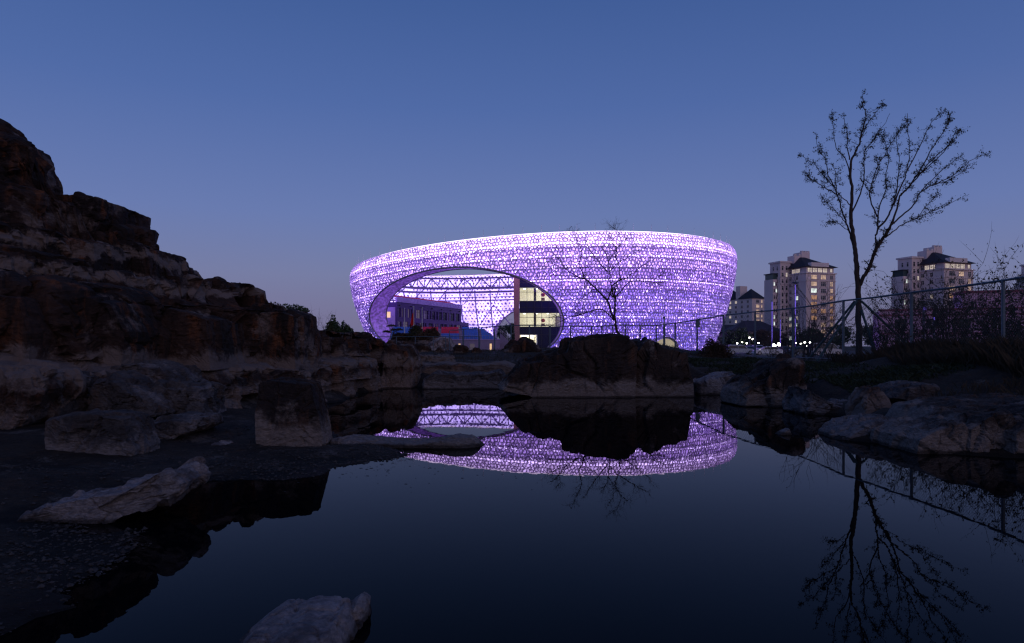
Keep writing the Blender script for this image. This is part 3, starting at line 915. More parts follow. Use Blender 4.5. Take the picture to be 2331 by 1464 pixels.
# walkway plates in the gap at each storey
for v in (.16, .245, .34, .43, .52, .61, .70, .785, .87):
    us = np.linspace(.40, 1.10, 421)
    w0, w1 = SH(us, np.full(421, v), .16), SH(us, np.full(421, v), .98)
    ok = (gate(SH(us, np.full(421, v), 0.0)) > 1.02)
    for seg in np.split(np.where(ok)[0], np.where(np.diff(np.where(ok)[0]) > 1)[0] + 1):
        if len(seg) < 3: continue
        A_, B_ = w0[seg], w1[seg]
        n_ = len(seg)
        V_ = np.concatenate([A_, B_, A_ + (0, 0, .16), B_ + (0, 0, .16)])
        F_ = []
        for i in range(n_ - 1):
            F_ += [(i, i + 1, n_ + i + 1, n_ + i), (2 * n_ + i, 2 * n_ + i + 1, 3 * n_ + i + 1, 3 * n_ + i), (i, i + 1, 2 * n_ + i + 1, 2 * n_ + i)]
        obj('walkway', V_, F_, M['steel'], arena)
# rim: coping between the skins
u = np.linspace(0, 1, 361)
for name, o0, o1, z0, z1, mm in (('rim_light', 0.25, 1.2, -0.05, 0.35, M['led_top']), ('rim_coping', 1.25, 3.4, 0.3, 0.32, M['lattice'])):
    a_, b_ = SH(u, np.ones_like(u), o0), SH(u, np.ones_like(u), o1)
    a_[:, 2] += z0
    b_[:, 2] += z1
    obj(name, np.concatenate([a_, b_]), [(i, i + 1, 361 + i + 1, 361 + i) for i in range(360)], mm, arena)
# led tubes run round the gap at the floor levels
def ring_tube(v, off, r, mat, name, u0=.4, u1=1.1, n=420, dz=0.0):
    us = np.linspace(u0, u1, n)
    W = SH(us, np.full(n, v), off)
    ok = gate(W) >= 1.0
    W[:, 2] += dz
    mb = MB()
    i = 0
    while i < n:
        if not ok[i]:
            i += 1
            continue
        j = i
        while j + 1 < n and ok[j + 1]:
            j += 1
        if j > i:
            mb = MB()
            mb.tube(W[i:j + 1], r, 4)
            mb.build(name, mat, arena)
        i = j + 1
for v, r in ((.905, .14), (.80, .09), (.60, .07), (.43, .05), (.30, .04), (.16, .03)):
    ring_tube(v, 0.22, r * .7, M['led'], 'led_tube')
# added glowing streaks for lit opening edges: near one side, thickest above each walkway
M['streak_mid'] = emat('light_streak_mid', (.57, .34, 1.0), 4.0, 'NONE')
M['streak_low'] = emat('light_streak_low', (.44, .20, 1.0), 1.7, 'NONE')
rg = np.random.default_rng(12)
ci, cj = np.meshgrid(np.arange(int(.405 * 384), int(1.095 * 384)), np.arange(36), indexing='ij')
ci, cj = ci.ravel(), cj.ravel()
WALK = np.array((0.0, .16, .245, .34, .43, .52, .61, .70, .785, .87, 1.0))
bars = [[], [], []]
for rep in range(3):
    n_ = len(ci)
    bu = (ci + 0.5 * (cj % 2) + rg.choice((-1, 1), n_) * (0.14 + .12 * rg.random(n_))) / 384
    bv = (cj + .5 + rg.normal(0, .22, n_)) / 36
    k_ = np.clip(np.searchsorted(WALK, bv) - 1, 0, 9)
    rel = (bv - WALK[k_]) / (WALK[k_ + 1] - WALK[k_])
    endf = np.clip((np.abs(bu - .75) - .12) / .15, 0, 1)
    pr = (0.80 * np.exp(-rel * 1.5) + 0.14 + .45 * endf) * (0.75 + 0.5 * np.clip(fbm(np.stack([bu * 60, bv * 9, 0 * bu], 1), 2, 3) + .3, 0, 1))
    pr *= np.where(bv > .68, 1.15, np.where(bv < .30, .8, 1.0))
    ok = (rg.random(n_) < pr) & (gate(SH(bu, bv, .3)) > 1.03) & (bv > .01) & (bv < .97)
    bu, bv, endf = bu[ok], bv[ok], endf[ok]
    n_ = len(bu)
    bo = np.where(rg.random(n_) < .35 + .5 * endf, -.02 + .14 * rg.random(n_), .15 + .6 * rg.random(n_))
    c0 = SH(bu, bv, bo)
    du_ = SH(bu + 0.0004, bv, bo) - c0
    du_ /= np.linalg.norm(du_, axis=1, keepdims=True)
    dv_ = SH(bu, bv + 0.004, bo) - c0
    dv_ /= np.linalg.norm(dv_, axis=1, keepdims=True)
    al = rg.normal(-.25, 0.5, n_)
    di = dv_ * np.cos(al)[:, None] + du_ * np.sin(al)[:, None]
    sd_ = du_ * np.cos(al)[:, None] - dv_ * np.sin(al)[:, None]
    L_ = (0.12 + 0.30 * rg.random(n_))[:, None]
    W_ = (0.016 + 0.024 * rg.random(n_) ** 2)[:, None]
    VB = np.stack([c0 - di * L_ - sd_ * W_, c0 + di * L_ - sd_ * W_, c0 + di * L_ + sd_ * W_, c0 - di * L_ + sd_ * W_], 1)
    cls = rg.choice(3, n_, p=(.42, .33, .25))
    for q in range(3):
        bars[q].append(VB[cls == q])
for q, mm in enumerate(('led', 'streak_mid', 'streak_low')):  # brightest streaks share the tube material
    VB = np.concatenate(bars[q]).reshape(-1, 3)
    o = obj('light_streaks', VB, np.arange(len(VB)).reshape(-1, 4), M[mm], arena)
    o['kind'] = 'stuff'
# upright ribs of the frame behind the screen
for k in range(38):
    uu = .41 + .68 * k / 37
    vv_ = np.linspace(0.0, .98, 40)
    W = SH(np.full(40, uu), vv_, .24)
    ok = np.where(gate(W) > 1.02)[0]
    for seg in np.split(ok, np.where(np.diff(ok) > 1)[0] + 1):
        if len(seg) > 1:
            mb = MB(); mb.tube(W[seg], .085, 5); mb.build('rib', M['steel'], arena)
# lightning rods on the rim
for k in range(44):
    uu = 0.42 + 0.66 * k / 43 + 0.002 * math.sin(k * 7)
    a_ = SH(uu, 1.0, 0.6)
    mb = MB()
    mb.tube([a_, a_ + np.array((0, 0, 2.1))], [0.05, 0.02], 4)
    mb.build('lightning_rod', M['lattice'], arena)

# ---- edges of the two openings
def opening_edge(c, off, n=200, span=(0, 2 * np.pi)):
    t = np.linspace(span[0], span[1], n)
    du, dv = 0.0008 * np.cos(t), 0.006 * np.sin(t)
    lo, hi = np.full(n, 0.0), np.full(n, 400.0)
    for _ in range(50):
        mid = (lo + hi) / 2
        vv = c[1] + dv * mid
        s = (gate(SH(c[0] + du * mid, np.clip(vv, 0, 1), off)) < 1) & (vv > -0.02)
        lo = np.where(s, mid, lo)
        hi = np.where(s, hi, mid)
    return c[0] + du * hi, c[1] + dv * hi

def jamb(c, off0, off1, name, mat_edge, mat_rev, r):
    eu, ev = opening_edge(c, off0)
    k = ev > 0.0
    # start the run at the foot
    i0 = int(np.argmin(np.where(k, 1, 0)))
    idx = [(i0 + q) % len(eu) for q in range(len(eu))]
    idx = [q for q in idx if k[q]]
    a_ = SH(eu[idx], ev[idx], off0)
    mb = MB()
    mb.tube(a_, r, 6)
    mb.build(name + '_frame', mat_edge, arena)
    rows = []
    for o_ in np.linspace(off0, off1, 7):
        rows.append(SH(eu[idx], ev[idx], o_))
    G_ = np.stack(rows, 1)
    nf = len(idx)
    obj(name + '_reveal', G_.reshape(-1, 3), grid_faces(nf, 7), mat_rev, arena)
    b_ = G_[:, -1]
    mb = MB()
    mb.tube(b_, r * 0.8, 6)
    mb.build(name + '_inner_frame', mat_edge, arena)
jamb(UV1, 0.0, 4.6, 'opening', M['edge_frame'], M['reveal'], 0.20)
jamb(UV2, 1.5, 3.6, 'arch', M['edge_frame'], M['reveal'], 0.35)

# ---- inner skin seen through the opening: pierced panels with painted glow on a dark cavity
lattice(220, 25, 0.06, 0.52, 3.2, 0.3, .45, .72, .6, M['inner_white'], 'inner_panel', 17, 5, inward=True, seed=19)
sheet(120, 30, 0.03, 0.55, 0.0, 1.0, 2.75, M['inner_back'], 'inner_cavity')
# steel frame in front of the inner skin
mb = MB()
for k in range(24):
    uu = 0.06 + 0.44 * k / 23
    W = [SH(uu, v, 4.2) for v in np.linspace(0, .80, 14)]
    if gate(W[3]) > 1:
        mb = MB()
        mb.tube(W, 0.22, 6)
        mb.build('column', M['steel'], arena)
for v in (.17, .335, .52, .66):
    us = np.linspace(0.05, .51, 120)
    W = SH(us, np.full(120, v), 4.0)
    ok = gate(W) > 1
    a_ = np.where(ok)[0]
    if len(a_):
        mb = MB()
        for seg in np.split(a_, np.where(np.diff(a_) > 1)[0] + 1):
            if len(seg) > 1:
                mb.tube(W[seg], 0.16, 5)
        mb.build('ring_beam', M['steel'], arena)
for k, (u0, v0, u1, v1) in enumerate([(.215, .335, .235, .60), (.255, .335, .235, .60), (.215, .335, .235, .0), (.175, .52, .195, .80), (.285, .335, .305, .60), (.325, .335, .305, .60)]):
    mb = MB()
    mb.tube([SH(u0, v0, 4.1), SH(u1, v1, 4.1)], 0.16, 5)
    mb.build('brace', M['steel'], arena)
# ring truss of the roof
NT = 40
us = np.linspace(0.04, 0.53, NT)
top = SH(us, np.full(NT, .93), 11.0)
bot = SH(us, np.full(NT, .80), 11.5)
mid_ = SH(us, np.full(NT, .755), 9.5)
mb = MB(); mb.tube(top, 0.30, 6); mb.build('truss_chord', M['steel'], arena)
mb = MB(); mb.tube(bot, 0.42, 6); mb.build('truss_chord', M['steel'], arena)
mb = MB(); mb.tube(mid_, 0.36, 6); mb.build('truss_chord', M['steel'], arena)
for i in range(0, NT - 2, 2):
    mb = MB()
    mb.tube([bot[i], top[i + 1]], 0.2, 5)
    mb.tube([top[i + 1], bot[i + 2]], 0.2, 5)
    mb.tube([bot[i + 1], top[i + 1]], 0.14, 5)
    mb.tube([bot[i], top[i]], 0.14, 5)
    mb.build('truss_web', M['steel'], arena)
for i in range(0, NT, 3):
    w0, w1 = SH(us[i], .90, 3.6), SH(us[i], .62, 3.8)
    mb = MB()
    mb.tube([bot[i], mid_[i], w1], 0.17, 5)
    mb.tube([top[i], w0], 0.14, 5)
    mb.build('roof_beam', M['steel'], arena)
for v, of in ((.70, 6.0), (.665, 4.6)):
    mb = MB(); mb.tube(SH(us, np.full(NT, v), of), 0.14, 5); mb.build('purlin', M['steel'], arena)

# ================================================================== what stands inside the opening
M['office'] = pmat('office_cladding', (.060, .036, .15), (.05, .03, .125), 0.2, 0.6)  # violet of the arena light is put into the cladding colour
M['office_light'] = pmat('office_parapet', (.40, .31, .64), (.34, .26, .56), 0.2, 0.6)  # same violet light tinted into the parapet colour
M['dark_glass'] = pmat('dark_glass', (.012, .014, .03), (.02, .022, .05), 0.3, 0.08, spec=0.6)
M['dim_room'] = emat('dim_room', (.55, .42, .55), 0.10, 'NONE', (.1, .1, .1))
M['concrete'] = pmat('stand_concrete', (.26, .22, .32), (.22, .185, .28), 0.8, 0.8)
M['seat_blue'] = pmat('seat_blue', (.05, .22, .72), (.04, .17, .60), 1.0, 0.4)
M['seat_red'] = pmat('seat_red', (.66, .02, .10), (.55, .015, .08), 1.0, 0.4)
M['warm_room'] = emat('warm_room', (1.0, .62, .28), 0.9, 'NONE', (.3, .3, .3))
M['cream_lamp'] = emat('ceiling_lamp', (1.0, .93, .74), 7.0, 'AUTO')
M['cream_wall'] = emat('lit_room_wall', (1.0, .92, .66), 0.42, 'NONE', (.75, .70, .58), 0.15, 0.4)
M['frame_dark'] = pmat('window_frame', (.035, .04, .055), (.03, .033, .045), 1.0, 0.4)
M['blue_glass'] = pmat('spandrel_glass', (.006, .009, .035), (.008, .012, .045), 0.5, 0.3, spec=0.2)
M['rail'] = pmat('handrail_metal', (.45, .42, .5), (.4, .38, .45), 1.0, 0.4)

# glass pane shader for lit rooms
m, nt, N, L, b = _new('clear_pane')
tr = N.new('ShaderNodeBsdfTransparent')
tr.inputs['Color'].default_value = (.86, .9, .92, 1)
gl = N.new('ShaderNodeBsdfGlossy')
gl.inputs['Roughness'].default_value = 0.03
mx = N.new('ShaderNodeMixShader')
fr_ = N.new('ShaderNodeFresnel')
fr_.inputs['IOR'].default_value = 1.4
L.new(fr_.outputs[0], mx.inputs[0])
L.new(tr.outputs[0], mx.inputs[1])
L.new(gl.outputs[0], mx.inputs[2])
L.new(mx.outputs[0], N['Material Output'].inputs['Surface'])
M['pane'] = m

class Frame:
    """a wall frame: a = along the wall, b = up, c = out of the wall"""
    def __init__(s, p0, p1):
        s.o = np.array((p0[0], p0[1], 0.0))
        d = np.array((p1[0] - p0[0], p1[1] - p0[1], 0.0))
        s.len = np.linalg.norm(d)
        s.a = d / s.len
        s.c = np.array((s.a[1], -s.a[0], 0.0))
    def at(s, a, z, c=0.0):
        q = s.o + s.a * a + s.c * c
        return (q[0], q[1], z)
    def slab(s, mb, a0, a1, z0, z1, c0, c1):
        V = [s.at(a, z, c) for c in (c0, c1) for (a, z) in ((a0, z0), (a1, z0), (a1, z1), (a0, z1))]
        mb.raw(V, [(0, 1, 2, 3), (7, 6, 5, 4), (0, 4, 5, 1), (1, 5, 6, 2), (2, 6, 7, 3), (3, 7, 4, 0)])
    def boxobj(s, name, a0, a1, z0, z1, c0, c1, mat, parent):
        mb = MB()
        s.slab(mb, a0, a1, z0, z1, c0, c1)
        return mb.build(name, mat, parent)

def wall_with_holes(fr, name, a0, a1, z0, z1, holes, c0, c1, mat, parent):
    """a wall cut up round its openings (rectangles)"""
    xs = sorted(set([a0, a1] + [h[0] for h in holes] + [h[1] for h in holes]))
    mb = MB()
    for x0, x1 in zip(xs[:-1], xs[1:]):
        if x1 - x0 < 1e-4: continue
        xm = (x0 + x1) / 2
        hs = sorted([(h[2], h[3]) for h in holes if h[0] <= xm <= h[1]])
        z = z0
        for h0, h1 in hs:
            if h0 > z: fr.slab(mb, x0, x1, z, h0, c0, c1)
            z = max(z, h1)
        if z < z1: fr.slab(mb, x0, x1, z, z1, c0, c1)
    return mb.build(name, mat, parent)

# ---- two-storey office block in the arena
A0, B0 = (-31.0, 184.0), (-16.3, 220.0)
off_ = empty('office_block', (A0[0], A0[1], ZB), 'two storey dark office block with window strips inside the arena', 'building')
fr = Frame(A0, B0)
rg = np.random.default_rng(3)
holes = []
a = 1.0
while a < fr.len - 2.5:
    w = rg.choice([0.75, 0.85, 1.9, 2.4, 1.0])
    holes.append((a, a + w, 9.6, 12.0))
    a += w + rg.choice([0.5, 0.7, 1.2])
a = 0.6
while a < fr.len - 2.2:
    w = rg.choice([0.8, 1.8, 2.6, 1.0])
    holes.append((a, a + w, 5.6, 8.4))
    a += w + rg.choice([0.5, 0.8, 1.4])
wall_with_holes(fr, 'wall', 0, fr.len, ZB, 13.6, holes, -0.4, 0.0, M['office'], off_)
for h in holes:
    lit = rg.random()
    fr.boxobj('window', h[0], h[1], h[2], h[3], -0.34, -0.28, M['dim_room'] if lit < 0.3 else M['dark_glass'], off_)
    if h[1] - h[0] > 1.5:
        mb = MB()
        fr.slab(mb, (h[0] + h[1]) / 2 - .05, (h[0] + h[1]) / 2 + .05, h[2], h[3], -0.27, -0.2)
        fr.slab(mb, h[0], h[1], h[3] - .75, h[3] - .66, -0.27, -0.2)
        mb.build('mullion', M['frame_dark'], off_)
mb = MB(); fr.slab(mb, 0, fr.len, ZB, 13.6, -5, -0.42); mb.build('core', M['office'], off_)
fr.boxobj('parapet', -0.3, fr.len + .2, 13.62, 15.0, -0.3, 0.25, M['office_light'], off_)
for k in range(20):
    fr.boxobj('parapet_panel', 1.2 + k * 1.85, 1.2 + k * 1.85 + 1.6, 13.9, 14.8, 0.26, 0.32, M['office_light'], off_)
for k in range(7):
    fr.boxobj('lamp', 1.0 + k * 6, 1.35 + k * 6, 12.6, 12.9, 0.02, 0.5, M['frame_dark'], off_)
# upper tier of red seats on its roof
for r_ in range(2):
    mb = MB()
    for k in range(56):
        a_ = 0.5 + k * 0.62
        fr.slab(mb, a_, a_ + .48, 15.03 + r_ * .28, 15.36 + r_ * .28, -1.0 - r_ * .9, -0.9 - r_ * .9)
    mb.build('seat_row', M['seat_red'], off_)
# lower wing that carries on to the right
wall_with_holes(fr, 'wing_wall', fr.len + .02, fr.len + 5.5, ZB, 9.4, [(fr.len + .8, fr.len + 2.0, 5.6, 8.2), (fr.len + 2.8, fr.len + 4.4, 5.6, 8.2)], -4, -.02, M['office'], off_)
for a_, w in ((.8, 1.2), (2.8, 1.6)):
    fr.boxobj('window', fr.len + a_, fr.len + a_ + w, 5.6, 8.2, -.5, -.4, M['dark_glass'], off_)
# left annex with a warm lit room
fr2 = Frame((-35.0, 184.4), (-31.2, 184.2))
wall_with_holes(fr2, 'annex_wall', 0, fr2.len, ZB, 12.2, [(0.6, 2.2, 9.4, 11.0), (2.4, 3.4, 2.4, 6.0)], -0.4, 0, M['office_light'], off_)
fr2.boxobj('annex_room', 0.6, 2.2, 9.4, 11.0, -0.5, -0.42, M['warm_room'], off_)
fr2.boxobj('annex_window', 2.4, 3.4, 2.4, 6.0, -0.5, -0.42, M['dark_glass'], off_)

# ---- raked seating stand
std = empty('seating_stand', (-15, 172, ZB), 'raked stand with red and blue seats before the office block', 'stand')
sf = Frame((-30.5, 169.0), (-3.2, 171.5))
NRW = 9
for r_ in range(NRW):
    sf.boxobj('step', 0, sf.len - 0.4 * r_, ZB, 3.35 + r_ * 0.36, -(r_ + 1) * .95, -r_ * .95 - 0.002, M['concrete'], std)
for r_ in range(NRW):
    for s0, s1, mm in ((0.4, 6.8, 'seat_blue'), (7.6, 12.4, 'seat_red' if r_ > 3 else 'seat_blue'), (12.9, 17.6, 'seat_red' if r_ > 3 else 'seat_blue'), (18.3, 22.6, 'seat_blue'), (23.1, sf.len - .6 - .4 * r_, 'seat_blue')):
        mb = MB()
        a_ = s0
        z_ = 3.35 + r_ * .36
        c_ = -r_ * .95 - .3
        while a_ + .44 < s1:
            sf.slab(mb, a_, a_ + .42, z_ + .18, z_ + .26, c_ - .4, c_)
            sf.slab(mb, a_, a_ + .42, z_ + .26, z_ + .50, c_ - .46, c_ - .40)
            a_ += .50
        if mb.V:
            mb.build('seat_row', M[mm], std)
sf.boxobj('front_wall', -.2, sf.len + .2, ZB, 3.2, 0.02, .3, M['concrete'], std)
sf.boxobj('front_cap', -.2, sf.len + .2, 3.22, 3.45, 0.0, .4, M['office_light'], std)
for a_, w, mm in ((17.2, .5, 'warm_room'), (25.0, .5, 'warm_room'), (20.0, 1.2, 'dim_room'), (14.0, 1.2, 'dark_glass')):
    sf.boxobj('door', a_, a_ + w, ZB + .05, 2.3, .31, .34, M[mm], std)
mb = MB()
for k in range(28):
    mb.tube([sf.at(k, 3.45, .3), sf.at(k, 4.35, .3)], .03, 4)
mb.tube([sf.at(0, 4.35, .3), sf.at(27, 4.35, .3)], .03, 4)
mb.build('railing', M['rail'], std)
# stairs beside the stand
st = empty('staircase', (-1.0, 172, ZB), 'concrete stair with metal handrails right of the seating stand', 'staircase')
mb = MB()
for k in range(16):
    mb.span((-3.0 + k * .30, 172.6, ZB), (-2.7 + k * .30, 175.2, 4.9 - k * .28))
mb.build('flight', M['concrete'], st)
for yy in (172.7, 175.1):
    mb = MB()
    mb.tube([(-3.0, yy, 6.0), (1.8, yy, 1.6)], .05, 5)
    mb.tube([(-3.0, yy, 5.5), (1.8, yy, 1.1)], .03, 5)
    for k in range(9):
        mb.tube([(-3.0 + k * .6, yy, 4.9 - k * .55), (-3.0 + k * .6, yy, 6.0 - k * .55)], .025, 4)
    mb.build('handrail', M['rail'], st)

# ---- glass fronted building on the right of the opening
gb = empty('glass_building', (8, 172, ZB), 'glass fronted building with cream lit floors and brick end wall', 'building')
M['brick_pier'] = pmat('brick_pier', (.34, .19, .16), (.27, .15, .13), 1.3, 0.85, 0.4, 30)
gf = Frame((1.9, 170.6), (24.0, 170.6))
mb = MB()
mb.raw([(.45, 170.2, 19.4), (1.95, 170.2, 19.4), (1.75, 170.2, 8.0), (2.1, 170.2, ZB), (.9, 170.2, ZB), (.45, 170.2, 10),
        (.45, 178.2, 19.4), (1.95, 178.2, 19.4), (1.75, 178.2, 8.0), (2.1, 178.2, ZB), (.9, 178.2, ZB), (.45, 178.2, 10)],
       [(5, 4, 3, 2, 1, 0), (6, 7, 8, 9, 10, 11), (0, 1, 7, 6), (1, 2, 8, 7), (2, 3, 9, 8), (3, 4, 10, 9), (4, 5, 11, 10), (5, 0, 6, 11)])
mb.build('brick_wall', M['brick_pier'], gb)
for z0, z1, mm in ((16.3, 19.4, 'blue_glass'), (10.05, 12.95, 'blue_glass'), (4.6, 6.5, 'blue_glass')):
    for k in range(12):
        gf.boxobj('spandrel', .02 + k * 1.84, k * 1.84 + 1.80, z0, z1, -.1, 0, M[mm], gb)
for z0, z1 in ((12.95, 16.3), (6.5, 10.05)):
    for k in range(12):
        gf.boxobj('pane', .02 + k * 1.84, k * 1.84 + 1.80, z0 + .03, z1 - .03, -.06, -.05, M['pane'], gb)
    mb = MB()
    gf.slab(mb, 0, 22, z0, z0 + .1, -5, -.12)
    gf.slab(mb, 0, 22, z1 - .1, z1, -5, -.12)
    gf.slab(mb, 0, 22, z0, z1, -5.2, -5.0)
    mb.build('room', M['cream_wall'], gb)
    for k in range(7):
        gf.boxobj('ceiling_lamp', 1 + k * 3, 1.5 + k * 3, z1 - .18, z1 - .12, -3.2, -1.4, M['cream_lamp'], gb)
    mb = MB()
    gf.slab(mb, 3.55, 4.15, z0, z1, -.9, -.25)
    mb.build('pillar', M['frame_dark'], gb)
    mb = MB()
    gf.slab(mb, 9.2, 11.3, z0 + .1, z1 - .8, -4.9, -4.6)
    mb.build('cabinet', M['concrete'], gb)
    mb = MB()
    mb.box(gf.at(5.9, z0 + .55, -1.2), (.9, .5, .7))
    mb.build('planter', M['brick_pier'], gb)
    # the round red lamp shade that shows in each lit floor
    V, F = [], []
    for i in range(7):
        for j in range(12):
            ph, t_ = math.pi * i / 6, 2 * math.pi * j / 12
            V.append((7.8 + .55 * math.sin(ph) * math.cos(t_), 169.4 + .55 * math.sin(ph) * math.sin(t_) + .0, z0 + 1.65 + .52 * math.cos(ph)))
    for i in range(6):
        for j in range(12):
            F.append((i * 12 + j, i * 12 + (j + 1) % 12, (i + 1) * 12 + (j + 1) % 12, (i + 1) * 12 + j))
    V = [(x, y + 2.4, z) for x, y, z in V]
    obj('red_lantern', V, F, M['seat_red'], gb, smooth=True)
for k in range(13):
    gf.boxobj('mullion', k * 1.84 - .05, k * 1.84 + .05, ZB, 19.4, 0.005, .14, M['frame_dark'], gb)
for z in (19.35, 17.6, 15.2, 12.95, 11.4, 10.0, 8.9, 7.15, 6.5, 4.6):
    gf.boxobj('transom', -.02, 22.2, z - .05, z + .05, 0.004, .11, M['frame_dark'], gb)
gf.boxobj('roof', -.3, 22.4, 19.42, 19.7, -9, .2, M['frame_dark'], gb)
# lit entrance
mb = MB()
gf.slab(mb, .1, 4.3, ZB, 4.5, -3, -2.9)
mb.build('lobby', M['cream_wall'], gb)
gf.boxobj('lobby_lamp', .4, 3.9, 4.2, 4.28, -2.6, -.6, M['cream_lamp'], gb)
for a_ in (1.2, 2.1, 3.0):
    mb = MB()
    gf.slab(mb, a_, a_ + .1, ZB, 3.1, -1.2, -1.1)
    gf.slab(mb, a_, a_ + .9, 3.1, 3.2, -1.2, -1.1)
    mb.build('door_frame', M['frame_dark'], gb)
M['exit_green'] = emat('exit_sign_green', (.05, 1.0, .35), 3.0, 'NONE')
gf.boxobj('exit_sign', 2.2, 2.5, 3.35, 3.5, -1.09, -1.02, M['exit_green'], gb)
gf.boxobj('lower_glazing', 4.4, 22, ZB, 4.55, -.1, 0, M['blue_glass'], gb)

# lit arched entrance in the foot of the shell
M['beige_lit'] = emat('entrance_glow', (1.0, .85, .55), 0.35, 'NONE', (.4, .36, .3))
n_ = 24
c_ = P(1515, 782, 158.0)
V = []
for k in range(n_ + 1):
    t_ = math.pi * k / n_
    for y_ in (157.0, 164.0):
        V.append((c_[0] + 2.9 * math.cos(t_), y_, ZB + .4 + 3.2 * math.sin(t_) ** .8))
obj('entrance_canopy', V, [(2 * k, 2 * k + 1, 2 * k + 3, 2 * k + 2) for k in range(n_)], M['edge_frame'], arena, smooth=True)
V = [(c_[0] + 2.6 * math.cos(math.pi * k / n_), 158.2, ZB + .3 + 2.9 * math.sin(math.pi * k / n_) ** .8) for k in range(n_ + 1)]
obj('entrance_glow', V, [tuple(range(n_ + 1))], M['beige_lit'], arena)
# ================================================================== trees
M['bark'] = pmat('bark', (.040, .030, .026), (.07, .050, .040), 6.0, 0.9, 0.6, 30, stretch=(1, 1, .3))
M['bark_red'] = pmat('bark_red', (.085, .040, .025), (.045, .030, .026), 2.2, 0.85, 0.5, 30, stretch=(1, 1, .3))
M['leaf'] = pmat('leaf_dark', (.030, .038, .018), (.055, .045, .022), 2.0, 0.7)
M['leaf_green'] = pmat('leaf_green', (.030, .055, .022), (.045, .075, .028), 2.0, 0.6)
M['leaf_brown'] = pmat('leaf_brown', (.070, .040, .025), (.05, .032, .02), 2.0, 0.75)

class Leaves:
    def __init__(s): s.c = []
    def add(s, p, r): s.c.append((p[0], p[1], p[2], r))
    def build(s, name, mat, parent, seed=0):
        if not s.c: return None
        g = np.random.default_rng(seed)
        C = np.array(s.c)
        n = len(C)
        a = g.normal(size=(n, 3)); a /= np.linalg.norm(a, axis=1, keepdims=True)
        b = g.normal(size=(n, 3)); b -= (a * b).sum(1, keepdims=True) * a; b /= np.linalg.norm(b, axis=1, keepdims=True)
        r = C[:, 3:4]
        V = np.stack([C[:, :3] - a * r, C[:, :3] + b * r * .42, C[:, :3] + a * r, C[:, :3] - b * r * .42], 1).reshape(-1, 3)
        o = obj(name, V, np.arange(n * 4).reshape(-1, 4), mat, parent)
        o['kind'] = 'stuff'
        return o

def twig(mb, lv, p, d, ln, rad, lev, g, leafr, leafn, curl=0.35, n=4):
    p = np.array(p, float)
    pts, dirs = [p], []
    steps = 4
    for k in range(steps):
        d = d + g.normal(0, curl * 0.45, 3)
        d = d / np.linalg.norm(d)
        p = p + d * ln / steps
        pts.append(p)
        dirs.append(d)
    mb.tube(pts, [rad * (1 - 0.7 * k / steps) for k in range(steps + 1)], 3 if rad < .02 else n, cap=False)
    if lv is not None and leafn:
        for _ in range(leafn):
            t = g.random() ** 0.6
            q = pts[int(t * steps)] + g.normal(0, leafr * 1.1, 3)
            lv.add(q, leafr * (0.6 + 0.8 * g.random()))
    if lev > 0:
        for k in range(g.integers(2, 5)):
            i = g.integers(1, steps + 1)
            d2 = dirs[i - 1] + g.normal(0, 0.62, 3)
            d2 /= np.linalg.norm(d2)
            twig(mb, lv, pts[i], d2, ln * (0.45 + 0.3 * g.random()), rad * 0.55, lev - 1, g, leafr, leafn, curl, n)

